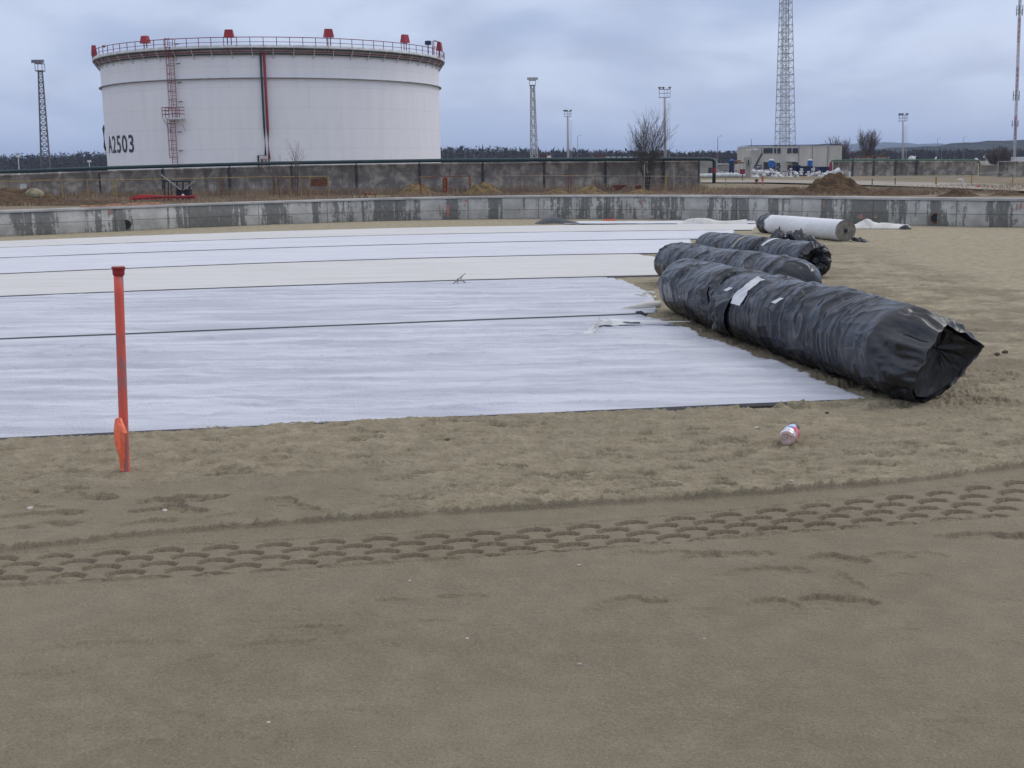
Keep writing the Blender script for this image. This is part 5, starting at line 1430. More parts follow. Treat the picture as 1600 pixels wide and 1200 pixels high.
# ------------------------------------------------------------------ bare trees
def bare_tree(base, H, spread, n_main, label, cat='tree', depth=5, seed=1, thick=.12, up=.75, twigk=1.0, name='bare_tree', lowcut=.0, splits=3):
    rt = random.Random(seed); e = empty(name, base, label, cat); trunk = MB(); crown = MB()
    def rnd(): return Vector((rt.gauss(0, 1), rt.gauss(0, 1), rt.gauss(0, 1)))
    def grow(p, d, L_, r_, lvl):
        q = p; segs = 3 if lvl < 3 else 2
        mb_ = trunk if lvl == 0 else crown
        for i in range(segs):
            d = (d + rnd() * .10 + Vector((0, 0, .06 * up))).normalized()
            q2 = q + d * (L_ / segs); r2_ = max(.007 * twigk, r_ * (1 - .28 / segs * 1.6)); mb_.bar(q, q2, r_, r2_, 5 if lvl < 2 else 3, cap=False)
            if lvl < depth and (i > 0 or lvl > 0 or lowcut == 0):
                for _ in range(splits - 1 if lvl else splits):
                    if rt.random() < .80:
                        sd_ = rnd(); sd_.z *= .4; nd = (d * (1.0) + sd_.normalized() * (.55 * spread) + Vector((0, 0, .25 * up))).normalized()
                        grow(q2, nd, L_ * rt.uniform(.55, .78), r2_ * .55, lvl + 1)
            q, r_ = q2, r2_
    for k in range(n_main):
        a = 2 * math.pi * k / n_main + rt.random(); d = Vector((math.cos(a) * .22 * spread * (k > 0), math.sin(a) * .22 * spread * (k > 0), 1)).normalized()
        grow(Vector(base) + Vector((math.cos(a), math.sin(a), 0)) * .12 * (k > 0), d, H * .42 * rt.uniform(.85, 1.05), thick * (1 if k == 0 else .7), 0)
    # scale to the wanted height
    allv = trunk.v + crown.v; zmax = max(v[2] for v in allv) - base[2]; s = H / zmax
    for mb_ in (trunk, crown): mb_.v = [(base[0] + (v[0] - base[0]) * s, base[1] + (v[1] - base[1]) * s, base[2] + (v[2] - base[2]) * s) for v in mb_.v]
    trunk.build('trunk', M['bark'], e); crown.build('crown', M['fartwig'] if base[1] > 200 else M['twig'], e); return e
tY = 108.0
c = at_y(1012, 299, tY); c.z = OUT
bare_tree(c, at_y(1012, 163, tY).z - OUT, .85, 7, 'leafless upright tree in front of the blackened wall', depth=3, seed=4, thick=.085, up=.85, twigk=1.25, splits=3)
c = at_y(463, 299, 104.0); c.z = OUT
bare_tree(c, at_y(463, 216, 104).z - OUT, .6, 2, 'thin leafless sapling in front of the white tank', depth=2, seed=9, thick=.035, up=1.0, name='sapling', twigk=.9)
c = at_y(437, 299, 104.0); c.z = OUT
bare_tree(c, at_y(437, 238, 104).z - OUT, .9, 2, 'lower spindly sapling beside the thin one by the tank pipes', depth=2, seed=12, thick=.03, up=.7, name='sapling', twigk=.8)
def leafy_far(px, ytop, Y_, wpx, label, seed, name='bare_tree'):
    c = at_y(px, 255, Y_); c.z = OUT
    return bare_tree(c, at_y(px, ytop, Y_).z - OUT, 1.0 * wpx, 3, label, depth=3, seed=seed, thick=.2, up=.5, twigk=3.0, name=name, splits=4)
leafy_far(1357, 194, 260, .75, 'taller hazy leafless tree right of the flat roofed building', 21)
leafy_far(1314, 211, 255, .7, 'smaller leafless tree touching the corner of the flat roofed building', 22)
leafy_far(1572, 224, 230, 1.0, 'round bushy leafless tree in front of the wooded hill', 23, 'bushy_tree')
leafy_far(1555, 226, 236, 1.0, 'left half of the pair of bushy trees by the hill', 25, 'bushy_tree')
leafy_far(1380, 231, 300, .9, 'low leafless tree in front of the floodlight pole foot', 26)

# ------------------------------------------------------------------ far buildings and pipework
def pbox(mb, px0, px1, py0, py1, Y_, dep, rz=0):
    a = at_y(px0, py1, Y_); b2 = at_y(px1, py0, Y_)
    mb.box(((a.x + b2.x) / 2, Y_ + dep / 2, (a.z + b2.z) / 2), (abs(b2.x - a.x), dep, abs(b2.z - a.z)), rz); return (a, b2)
def quad_part(name, mat, parent, *args, **kw):
    m_ = MB(); pbox(m_, *args, **kw); return m_.build(name, mat, parent)
BY = 235.0
e = empty('office_building', at_y(1235, 270, BY), 'flat roofed cream building behind the tall lattice tower', 'building')
m_ = MB(); pbox(m_, 1172.5, 1316, 227, 272, BY, 14); m_.build('wall', M['cream'], e)
m_ = MB(); pbox(m_, 1171.5, 1317, 225.3, 227.2, BY - .3, 14.6); m_.build('roof', M['steel'], e)
for (x0, x1, y0, y1) in ((1193, 1207.5, 231.3, 239.5), (1209.5, 1213, 231.3, 239.5), (1214.5, 1220, 231.3, 239.5), (1230, 1237, 231.3, 239.5), (1238.5, 1247.5, 231.3, 239.5), (1193, 1212, 253, 264), (1213, 1219, 254, 262), (1238, 1247.5, 253.5, 261)):
    f = quad_part('window', M['white'], e, x0 - .4, x1 + .4, y0 - .4, y1 + .4, BY - .12, .1)
    quad_part('pane', M['glass'], f, x0, x1, y0, y1, BY - .17, .06)
for x0 in (1248, 1269, 1293.5): quad_part('downpipe', M['mastgrey'], e, x0 - .5, x0 + .6, 228, 271, BY - .12, .1)
quad_part('canopy', M['white'], e, 1232, 1247, 251.5, 252.6, BY - 1.6, 1.6)
m_ = MB(); a = at_y(1178, 262, BY - .6); c = at_y(1190, 240, BY - .6); m_.bar(a, c, .12); m_.bar(a + Vector((0, -.8, 0)), c + Vector((0, -.8, 0)), .12)
for k in range(9): p = a.lerp(c, k / 8); m_.bar(p, p + Vector((0, -.8, 0)), .08)
m_.bar(c, c + Vector((0, 0, 1.2)), .06); m_.build('outside_stair', M['darksteel'], e)
m_ = MB(); m_.box(at_y(1180, 233.5, BY - .8), (1.2, .5, .35), .4); m_.build('dish', M['white'], e)
m_ = MB(); m_.box(at_y(1170, 234, BY - .8), (1.3, .5, .25), -.3); m_.build('dish', M['white'], e)
# low sheds
e = empty('long_shed', at_y(1040, 255, 190), 'long low shed with a dark red roof behind the blackened wall', 'shed')
quad_part('wall', M['cream'], e, 1046, 1092.5, 248, 262, 190, 8); quad_part('roof', M['roof'], e, 1038, 1092.5, 244.6, 248.0, 189.5, 9)
e = empty('pale_shed', at_y(1105, 262, 189), 'pale shed seen through the pipe elbow at the end of the long wall', 'shed')
quad_part('wall', M['pale'], e, 1093, 1121, 246.5, 272, 189, 8); quad_part('roof', M['roof'], e, 1092.7, 1121, 244.8, 246.4, 188.7, 9)
quad_part('door', M['glass'], e, 1107, 1112, 262, 271, 188.9, .1)
e = empty('small_shed', at_y(1130, 266, 200), 'small flat grey hut left of the dark blue column', 'shed')
quad_part('wall', M['pale'], e, 1122, 1140, 257, 270, 200, 6); quad_part('roof', M['white'], e, 1121.6, 1140.4, 255.8, 257.0, 199.8, 6.4)
e = empty('low_building', at_y(970, 248, 330), 'low whitish building strip behind the wall left of the bare tree', 'building')
quad_part('wall', M['pale'], e, 946, 1012, 246.2, 252, 330, 8)
for k in range(7): quad_part('dormer', M['white'], e, 948 + k * 9, 953 + k * 9, 244.9, 246.2, 330.2, 3)
e = empty('red_roofed_building', at_y(935, 246, 380), 'small brick red roof left of the low whitish building', 'building')
quad_part('wall', M['rust'], e, 928, 945, 244, 252, 380, 8); quad_part('roof', M['roof'], e, 927.5, 945.5, 242, 244, 379.6, 9)
e = empty('red_roofed_building', at_y(851, 246, 380), 'faint reddish building between the lattice mast and floodlight pole', 'building')
quad_part('wall', M['roof'], e, 843, 862, 242.3, 250, 380, 8); quad_part('roof', M['rust'], e, 842.5, 862.5, 241.3, 242.3, 379.6, 9)
# concrete pillar, blue vessels etc
e = empty('concrete_pillar', at_y(1170, 282, 183), 'tall pale concrete pillar beside the red square sign', 'pillar')
quad_part('shaft', M['pale'], e, 1166, 1173, 256, 283, 183, .8); quad_part('head', M['pale'], e, 1164, 1174.5, 246, 256, 182.9, 1.0); quad_part('meter', M['green'], e, 1168.5, 1170.5, 250, 258, 182.8, .1)
def vessel(px, y0, y1, wpx, Y_, mat, label, capm='white'):
    a = at_y(px, y1, Y_); b2 = at_y(px, y0, Y_); r_ = wpx / 2 * Y_ / F; e = empty('vertical_vessel', a, label, 'vessel')
    m_ = MB(); m_.lathe(a, [(r_ * .8, 0), (r_, .15), (r_, b2.z - a.z - .25)], 16); m_.build('vessel_body', mat, e, smooth=False)
    m_ = MB(); m_.lathe(a, [(r_ * 1.02, b2.z - a.z - .249), (r_ * .9, b2.z - a.z - .1), (r_ * .35, b2.z - a.z)], 16); m_.build('vessel_lid', M[capm], e)
    m_ = MB()
    for k in range(4): m_.bar((a.x + r_ * .7 * math.cos(k * 1.57 + .5), a.y + r_ * .7 * math.sin(k * 1.57 + .5), OUT), (a.x + r_ * .7 * math.cos(k * 1.57 + .5), a.y + r_ * .7 * math.sin(k * 1.57 + .5), a.z + .05), .1)
    m_.build('vessel_legs', M['navy'], e)
vessel(1205, 248.5, 262, 9, 205, M['blue'], 'bright blue upright vessel left of the tower')
vessel(1265.5, 248.5, 260, 8, 205, M['blue'], 'bright blue upright vessel right of the tower')
vessel(1143, 249, 271, 8, 188, M['navy'], 'dark blue upright column left of the concrete pillar', 'blue')
def container(x0, x1, y0, y1, Y_, mat, label):
    e = empty('container', at_y((x0 + x1) / 2, y1, Y_), label, 'container'); quad_part('body', mat, e, x0, x1, y0, y1, Y_, 3)
    n_ = int((x1 - x0) / 1.6)
    for k in range(n_): quad_part('rib', mat, e, x0 + k * 1.6 + .3, x0 + k * 1.6 + .9, y0 + .6, y1 - .4, Y_ - .06, .08)
    quad_part('top_rail', M['darksteel'], e, x0 - .2, x1 + .2, y0 - .7, y0, Y_ - .1, 3.2)
container(1238, 1251, 258.5, 273, 198, M['navy'], 'dark blue cabinet immediately right of the tower foot')
container(1252, 1270.5, 260, 274.5, 196, M['navy'], 'dark blue container below the right bright blue vessel')
container(1280, 1297, 261, 274, 199, M['navy'], 'dull blue container left of the red riser pipe')
def wpipe(pts, Y_, r_, label, mat='white', name='process_pipe', flanges=True):
    P_ = [at_y(px, py, Y_) for px, py in pts]; e = empty(name, P_[0], label, 'pipe'); m_ = MB(); m_.tube(P_, r_, 10); m_.build('pipe_run', M[mat], e, smooth=True)
    if flanges:
        for i in range(1, len(P_) - 1):
            d = (P_[i + 1] - P_[i]).normalized(); m2 = MB(); m2.bar(P_[i] - d * .06, P_[i] + d * .08, r_ * 1.35, n=12); m2.build('flange', M[mat], e)
    for p in (P_[0].lerp(P_[-1], .2), P_[0].lerp(P_[-1], .8)):
        m2 = MB(); m2.box((p.x, p.y, (p.z + OUT) / 2 - .05), (.3, .3, max(.1, p.z - OUT - r_))); m2.build('pipe_support', M['pale'], e)
    return e
wpipe([(1092, 274.5), (1120, 274), (1142, 273.5), (1160, 274.3), (1167, 276)], 186, .34, 'thick white pipe lying left of the concrete pillar')
wpipe([(1094, 273), (1130, 271.8), (1150, 271.5)], 190, .24, 'slimmer white pipe behind the thick one near the pipe elbow')
wpipe([(1174, 277), (1180, 277), (1187, 279)], 184, .26, 'short white pipe stub right of the concrete pillar')
wpipe([(1175, 268), (1190, 270), (1205, 271), (1214, 273), (1219, 277), (1224, 282)], 190, .42, 'fat white header pipe bending down left of the tower')
wpipe([(1241, 269), (1244.5, 272), (1246, 278), (1247, 283)], 188, .28, 'white pipe bending into the ground beside the blue cabinet')
wpipe([(1262, 277), (1275, 272), (1282, 268.5)], 194, .26, 'slanting white pipe in front of the blue container')
wpipe([(1283, 279), (1287, 275), (1293, 272), (1303, 271), (1312, 265)], 180, .42, 'fat white pipe elbow beside the red riser')
for k, (px, py, lab) in enumerate([(1183, 267, 'leftmost valve with blue wheel on the white header'), (1194, 266.5, 'second valve on the white header'), (1204, 263.5, 'tall valve on the white header below blue vessel'), (1212, 268, 'valve at the bend of the white header'), (1224, 270, 'valve at the left foot of the tower'), (1230, 270, 'valve under the centre of the tower'), (1236, 269, 'valve at the right foot of the tower'),
                                   (1126, 269, 'leftmost small valve near the grey hut'), (1133, 269, 'second small valve near the grey hut'), (1152, 269, 'small valve right of the dark blue column'), (1116, 270, 'small valve just behind the dark pipe elbow'), (1281, 268, 'valve on the slanting white pipe')]):
    Yv = 187.5 + (k % 3); p = at_y(px, py, Yv); e = empty('valve', p, lab, 'valve', 'valves on the white pipework')
    m_ = MB(); m_.lathe(p + Vector((0, 0, -1.0)), [(.34, 0), (.36, .25), (.16, .45), (.14, .9), (.22, 1.0), (.12, 1.1)], 10); m_.build('valve_body', M['white'], e)
    m_ = MB(); c = p + Vector((0, 0, .2))
    m_.tube([c + Vector((.3 * math.cos(a), .3 * math.sin(a), 0)) for a in np.linspace(0, 6.283, 11)], .05, 5); m_.bar(p + Vector((0, 0, -.1)), c, .05); m_.bar(c - Vector((.3, 0, 0)), c + Vector((.3, 0, 0)), .03); m_.build('hand_wheel', M['navy'] if k % 3 else M['red'], e)
rq = random.Random(11)
for k in range(30):
    px = rq.choice([rq.uniform(1176, 1240), rq.uniform(1176, 1300), rq.uniform(1118, 1164)]); Yv = rq.uniform(188, 203); py = rq.uniform(265, 272)
    p = at_y(px, py, Yv); e = empty('pipe_fitting', p, 'small white fitting or flange crowded among the pipework before the building', 'pipe fitting', 'small fittings crowded on the pipework'); rr_ = rq.uniform(.16, .34)
    m_ = MB(); m_.lathe(p + Vector((0, 0, -.8)), [(rr_, 0), (rr_, .2), (rr_ * .5, .35), (rr_ * .45, .8), (rr_ * .9, .9), (rr_ * .8, 1.05)], 8); m_.build('fitting_body', M['white'], e)
    m_ = MB(); a_ = rq.uniform(0, 3.1); d_ = Vector((math.cos(a_), math.sin(a_) * .4, 0)); m_.bar(p - d_ * .55 + Vector((0, 0, -.25)), p + d_ * .55 + Vector((0, 0, -.25)), rr_ * .4, n=7); m_.build('side_branch', M['white'] if k % 3 else M['navy'], e)
    m_ = MB(); m_.bar((p.x, p.y, OUT), p + Vector((0, 0, -.7)), .07); m_.build('support_leg', M['steel'], e)
# pink/purple pump skids around
for (px, py, w_, mt, lab) in ((1150, 272, 9, 'roof', 'low red skid under the dark blue column'), (1186, 262, 8, 'navy', 'navy pump frame left of the blue vessel'), (1216, 262, 6, 'navy', 'navy pump frame right of the left blue vessel'), (1235, 262, 4, 'roof', 'red pump frame just right of the tower')):
    Yv = 200; a = at_y(px - w_ / 2, py + 4, Yv); c = at_y(px + w_ / 2, py - 4, Yv); e = empty('pump_frame', (a.x, Yv, a.z), lab, 'pump frame'); m_ = MB()
    for x in np.linspace(a.x, c.x, 4): m_.bar((x, Yv, OUT), (x, Yv, c.z), .07); m_.bar((x, Yv + 1, OUT), (x, Yv + 1, c.z), .07)
    for z in (a.z, (a.z + c.z) / 2, c.z): m_.bar((a.x, Yv, z), (c.x, Yv, z), .07)
    m_.build('frame', M[mt], e); m_ = MB(); m_.bar((a.x + .1, Yv + .5, a.z + .3), (c.x - .1, Yv + .5, a.z + .3), .3, n=10); m_.build('pump_body', M['white'], e)
e = empty('pipe_gantry', at_y(1152, 262, 196), 'small rusty pipe gantry between the dark blue column and pillar', 'gantry')
m_ = MB()
for px in (1148, 1156, 1162): m_.bar(at_y(px, 284, 196), at_y(px, 254, 196), .08)
m_.build('posts', M['mastpale'], e); m_ = MB(); m_.bar(at_y(1143, 255, 196), at_y(1162, 254, 196), .13); m_.bar(at_y(1143, 252.5, 196), at_y(1158, 251, 196), .13); m_.build('cross_beam', M['rust'], e)
e = empty('sign_board', at_y(1160, 284, 150), 'dark red square sign on a thin post', 'sign'); quad_part('panel', M['red'], e, 1156, 1164.5, 264, 272.3, 150, .05); m_ = MB(); b2 = at_y(1160.4, 272, 150.1); m_.bar((b2.x, 150.1, OUT), b2, .06); m_.build('post', M['darksteel'], e)
# rooftop pipes over the right wall
e = empty('rooftop_pipe_rack', at_y(1355, 249, 205), 'reddish valve row showing above the light green pipe', 'pipe rack')
m_ = MB(); m_.bar(at_y(1330, 247.8, 205), at_y(1390, 247, 205), .14, n=6); m_.build('pipe_run', M['pale'], e)
for px in (1338, 1346, 1353, 1361, 1369, 1377, 1385):
    m_ = MB(); m_.lathe(at_y(px, 248, 205), [(.14, 0), (.14, .3), (.34, .35), (.34, .5)], 8); m_.build('valve_cap', M['rust'], e)
m_ = MB(); m_.tube([at_y(1326, 252, 205), at_y(1326.5, 242, 205), at_y(1329, 239.5, 205), at_y(1336, 239, 205)], .1, 6); m_.build('vent_pipe', M['roof'], e)
for (px, py, s, lab) in ((1424, 248, .55, 'white rounded vent left on the light green pipe wall'), (1429, 247.6, .4, 'smaller white vent right beside another'), (1464, 248.2, .4, 'single small white vent behind the light green pipe'), (1525, 250, .35, 'tiny white vent at the right pipe corner'), (1543, 245, .7, 'reddish white tank lorry top before the bushy trees')):
    p = at_y(px, py + 1, 250); m_ = MB(); m_.lathe(p - Vector((0, 0, 4)), [(s * .4, 0), (s * .5, 3.7), (s * 1.3, 3.9), (s * 1.3, 4.2), (s * .6, 4.2 + s)], 10); tag(m_.build('roof_vent', M['white']), lab, 'vent')
e = empty('white_lorry', at_y(1597, 250, 255), 'white lorry body at the far right edge behind the dark wall', 'lorry'); quad_part('cargo_box', M['white'], e, 1595, 1612, 245, 255, 255, 5)
quad_part('cab', M['white'], e, 1612.5, 1619, 247, 255, 255, 2.2)

# ------------------------------------------------------------------ yard clutter between the walls
FY = 106.0
def fence(name, posts, rails, Y_, label, pm='yellow', rm='yellow', r_=.035, wires=0, cat='fence'):
    e = empty(name, at_y(posts[0][0], posts[0][1], Y_), label, cat)
    for p in posts:
        px, py = p[0], p[1]; mt = p[2] if len(p) > 2 else pm; rr_ = p[3] if len(p) > 3 else .05
        t = at_y(px, py, Y_); m_ = MB(); m_.bar((t.x, Y_, OUT - .1), t, rr_); m_.build('post', M[mt], e)
    m_ = MB(); P_ = [at_y(px, py, Y_ - .06) for px, py in rails]
    for a, b2 in zip(P_[:-1], P_[1:]): m_.bar(a, b2, r_)
    m_.build('top_rail', M[rm], e)
    if wires:
        m_ = MB()
        for a, b2 in zip(P_[:-1], P_[1:]):
            for k in range(1, wires + 1):
                f = k / (wires + 1); z0 = a.z + (OUT - a.z) * f; z1 = b2.z + (OUT - b2.z) * f; m_.bar((a.x, a.y, z0), (b2.x, b2.y, z1), .010)
        m_.build('wire_mesh', M[rm], e)
    return e
fence('mesh_fence', [(-60, 284), (8, 283, 'yellow'), (96, 283), (136, 282), (176.5, 281), (180, 281), (345, 278, 'rust', .09)], [(-60, 284), (0, 283.5), (52, 283.2), (58, 281.8), (180, 281.2), (345, 278), (428, 276)], FY, 'faded yellow mesh fence along the left part of the blackened wall', wires=3)
e = fence('mesh_gate', [(427, 275, 'rust', .09), (431, 276.5), (512.5, 275.5, 'yellow', .06)], [(431, 276.5), (512.5, 275.5)], FY - .5, 'yellow framed mesh gate panel below the tank pipes', cat='gate')
for px in (454, 470, 484): t = at_y(px, 276, FY - .5); m_ = MB(); m_.bar((t.x, t.y, OUT), t, .04); m_.build('upright', M['yellow'], e)
m_ = MB()
for k in range(9): a = at_y(431, 279 + k * 3, FY - .5); b2 = at_y(512, 278 + k * 3, FY - .5); m_.bar(a, b2, .012)
for k in range(40): a = at_y(431 + k * 2.05, 277, FY - .5); m_.bar(a, (a.x, a.y, OUT + .1), .009)
m_.build('wire_mesh', M['rust'], e)
quad_part('rusty_sheet', M['rust'], e, 486, 511, 279, 291, FY - .45, .03)
fence('rusty_fence', [(657, 277, 'rust', .09), (695, 276, 'rust', .10), (699, 276, 'orange', .05), (734, 273.5, 'rust', .10), (736.5, 273.5, 'yellow', .05)], [(655, 276.5), (735, 275)], FY, 'rusty orange fence section between the two yellow soil heaps', rm='rust', r_=.045)
quad_part('tattered_panel', M['rust'], bpy.data.objects['rusty_fence'], 692, 700, 278, 300, FY + .1, .03)
fence('mesh_fence', [(779, 275, 'yellow', .03), (812.5, 274.5, 'rust', .06), (853, 274.5, 'yellow', .035), (888, 273, 'rust', .06), (892, 273, 'rust', .06), (930, 274.5, 'rust', .04), (1007, 256, 'pale', .05), (1040.5, 272, 'yellow', .10), (1053.5, 255, 'pale', .05)],
      [(779, 275), (850, 274.6), (950, 275), (1092, 275.8)], FY, 'thin fence with pale posts in front of the bare tree', rm='drygrass', r_=.03, wires=3)
fence('cable_fence', [(1363, 279, 'rust', .06), (1399, 278, 'rust', .06), (1463, 276.5, 'yellow', .10), (1518.5, 274, 'yellow', .08)], [(1350, 279), (1372, 278.3), (1398, 277.6), (1430, 278.6), (1462, 275.6), (1490, 276.5), (1516, 275)], 118, 'sagging cable fence along the gravel road at right', rm='pale', r_=.035)
fence('cable_fence', [(1583, 271, 'yellow', .06)], [(1522, 271.5), (1560, 269.5), (1583, 268.5)], 125, 'short taut cable by the pale wall at far right', rm='pale', r_=.035)
fence('cable_fence', [(1134, 277, 'yellow', .05), (1192, 276, 'orange', .07)], [(1120, 277.5), (1200, 277)], 130, 'low orange post fence in the brown grass before the pipework', rm='drygrass', r_=.02)
# dry grass
def grass(name, n, fn, hgt, label):
    rg_ = np.random.RandomState(8); V = []; T = []
    for i in range(n):
        x, y = fn(rg_); h = hgt * rg_.uniform(.4, 1.3); w_ = rg_.uniform(.02, .05)
        a = rg_.uniform(0, 6.28); lx, ly = rg_.normal(0, .25 * h, 2)
        b = len(V); V += [(x - w_ * math.cos(a), y - w_ * math.sin(a), OUT - .05), (x + w_ * math.cos(a), y + w_ * math.sin(a), OUT - .05), (x + lx, y + ly, OUT + h)]; T.append((b, b + 1, b + 2))
    return tag(link_mesh(name, np_mesh(name, V, T), M['drygrass']), label, 'grass', kind='stuff')
def strip_fn(rg_):
    while True:
        x = rg_.uniform(-52, 52); y = rg_.uniform(90, 112.6)
        if fbm(x * .25, y * .25, 4, 3) > rg_.uniform(-.6, .25): return x, y
grass('dry_grass', 26000, strip_fn, .34, 'dry brown grass between the ring wall and the blackened wall')
def strip_fn2(rg_): return rg_.uniform(-52, 19), 112.5 - abs(rg_.normal(0, 1.2))
grass('dry_reeds', 9000, strip_fn2, .75, 'taller dry weeds at the foot of the blackened wall')
def mound(px, py, wpx, hpx, mat, label, dep=None, seed=0, name='soil_heap', pk=0.0):
    c = on_z(px, py, OUT); rx = wpx / 2 * c.y / F; h = hpx * c.y / F; ry = dep or rx * .8; V = []; nn = 46
    for i in range(nn):
        for j in range(nn):
            u = i / (nn - 1) * 2 - 1; v = j / (nn - 1) * 2 - 1; r_ = math.hypot(u, v)
            s = max(0, 1 - r_ - .0) ; s = s ** (1.0 + pk) * (1 + .55 * float(fbm(u * 2.6, v * 2.6, seed, 3))) + .10 * float(fbm(u * 9, v * 9, seed + 5, 3)) * (r_ < .95) + .05 * float(fbm(u * 24, v * 24, seed + 8, 2)) * (r_ < .9)
            V.append((c.x + u * rx * 1.1, c.y + v * ry, OUT - .08 + h * s * 1.12))
    o = link_mesh(name, np_mesh(name, V, grid_faces(nn, nn)), mat); return tag(o, label, 'soil heap')
mound(652, 305, 62, 20, M['clay'], 'yellowish soil heap left of the rusty fence section', seed=1)
mound(755, 305, 66, 21, M['clay'], 'yellowish soil heap right of the rusty fence section', seed=2)
mound(872, 306, 60, 9, M['clay'], 'low grassy soil bank with no scrap on it', seed=3)
mound(925, 306, 80, 14, M['clay'], 'low soil bank under the larger rusty scrap plate', seed=4)
mound(1000, 306, 66, 10, M['clay'], 'low soil bank at the foot of the bare tree', seed=6)
mound(1302, 303, 125, 29, M['soil'], 'big dark brown soil heap in front of the red riser pipe', seed=5, pk=.1)
mound(1235, 304, 130, 12, M['soil'], 'flat dark soil bank left of the big heap', seed=7)
mound(1395, 304, 110, 11, M['soil'], 'low brown soil bank right of the big heap', seed=9)
mound(1497, 306, 66, 10, M['soil'], 'small brown soil heap below the white bent pipe', seed=10)
mound(1575, 305, 70, 8, M['soil'], 'thin brown soil heap near the right picture edge', seed=14)
mound(1110, 302, 70, 7, M['clay'], 'low soil bank under the dark pipe elbow', seed=15)
mound(20, 320, 190, 27, M['soil'], 'long grassy brown soil bank at the far left', seed=11)
mound(130, 320, 150, 10, M['soil'], 'flat soil bank between the boulder and the red beam', seed=12)
mound(230, 318, 110, 4, M['clay'], 'low pale soil bank beneath the red beam', seed=13)
# boulder
c = on_z(56, 318, OUT + .1); V = []
for i in range(19):
    for j in range(28):
        ph = math.pi * i / 18; th = 2 * math.pi * j / 28; r_ = .78 * (1 + .14 * float(fbm(math.cos(th) * 2 + 3, ph * 2 + math.sin(th) * 2, 3, 3)))
        V.append((c.x + r_ * math.sin(ph) * math.cos(th), c.y + r_ * math.sin(ph) * math.sin(th), c.z + .55 + r_ * .85 * math.cos(ph)))
o = link_mesh('concrete_lump', np_mesh('concrete_lump', V, grid_faces(19, 28, True)), simple('mossy_stone', (.30, .26, .17), (.17, .16, .09), 1.6, .95, bs=.6, bscale=5, bdist=.1), smooth=True); tag(o, 'round mossy lump on the soil bank at far left', 'boulder')
m_ = MB(); a = at_y(61, 312, c.y - .74); m_.lathe(a, [(.2, -.1), (.24, .1), (.15, .25)], 10); o2 = m_.build('dark_hollow', M['black'], o)
# notice board at left
e = empty('notice_board', at_y(36, 290, FY - .3), 'small white notice fixed to the yellow fence at far left', 'sign'); quad_part('panel', M['white'], e, 32.5, 40.5, 288, 298, FY - .3, .04)
for k in range(4): quad_part('text_line', M['steel'], e, 34, 39, 290 + k * 1.7, 290.5 + k * 1.7, FY - .33, .02)
# red beam with black stand
RY = 97.0
e = empty('red_beam', at_y(250, 313, RY), 'long bright red steel beam with pointed left end lying by the ring wall', 'beam')
def ngon(mb, pts, Y_, dep):
    n = len(pts); vs = [at_y(px, py, Y_) for px, py in pts] + [at_y(px, py, Y_) + Vector((0, dep, 0)) for px, py in pts]
    mb.add(vs, [tuple(range(n - 1, -1, -1)), tuple(range(n, 2 * n))] + [(i, (i + 1) % n, n + (i + 1) % n, n + i) for i in range(n)])
m_ = MB(); ngon(m_, [(202, 309.5), (214, 305), (228, 304.5), (256, 306), (303.5, 305.5), (303.5, 310.5), (256, 310.5), (228, 312), (206, 313.3)], RY, .5); m_.build('beam_body', M['bright_red'], e)
m_ = MB(); m_.tube([at_y(207, 310.5, RY - .06), at_y(256, 307.6, RY - .06), at_y(303, 307.6, RY - .06)], .07, 6); m_.build('beam_tube', M['red'], e)
for px in (303.5, 294): m_ = MB(); m_.bar(at_y(px, 304.5, RY - .1), at_y(px, 317, RY - .1), .05); m_.build('beam_leg', M['red'], e)
e = empty('steel_stand', at_y(277, 310, RY + .7), 'black steel stand with two pale slanting struts behind the red beam', 'stand')
m_ = MB(); YS = RY + .7
for px in (257.5, 263, 267.5, 276.5, 286, 296): m_.bar(at_y(px, 313, YS), at_y(px, 283, YS), .05 if px < 270 else .08); m_.bar(at_y(px, 313, YS + 1), at_y(px, 283, YS + 1), .05)
m_.bar(at_y(256, 283, YS), at_y(297, 283, YS), .07); m_.bar(at_y(256, 283, YS + 1), at_y(297, 283, YS + 1), .07)
for px in (257, 296): m_.bar(at_y(px, 283, YS), at_y(px, 283, YS + 1), .06)
m_.build('frame', M['black'], e)
m_ = MB(); pbox(m_, 276, 296, 296, 306, YS + .1, .8); m_.build('ballast_box', M['black'], e)
for a, c_ in (((250.5, 272.5), (283, 297)), ((303.5, 283.5), (287, 297))):
    m_ = MB(); m_.tube([at_y(*a, YS - .15), at_y(*c_, YS - .15)], .055, 6); m_.build('strut', M['steel'], e)
m_ = MB(); m_.lathe(at_y(286, 305, YS - .2), [(.1, -.1), (.13, 0), (.06, .1)], 8); m_.build('lamp', M['white'], e)
# orange netting along the ring wall top
def net(px0, px1, py, h, label, seed):
    V = []; n_ = 50
    for i in range(n_):
        px = px0 + (px1 - px0) * i / (n_ - 1); yb = py[0] + (py[1] - py[0]) * i / (n_ - 1); d = ray(px, 330); a = math.atan2(d.x, d.y); r_ = float(wall_r(a)) + .28
        zt = float(np.interp(a, az_, wtop))
        for k in range(8):
            u = k / 7; V.append(((r_ + u * .25 - .1) * math.sin(a), (r_ + u * .25 - .1) * math.cos(a), zt + .004 + h * math.sin(u * 3.1) * (.6 + .7 * float(fbm(i * .35, u * 3, seed, 3)))))
    return tag(link_mesh('orange_netting', np_mesh('orange_netting', V, grid_faces(n_, 8)), simple('faded_orange_netting', (.36, .18, .10), (.18, .11, .07), 8, .9)), label, 'netting')
net(126, 256, (324, 319), .09, 'faded orange netting lying on the ring wall coping at left', 3)
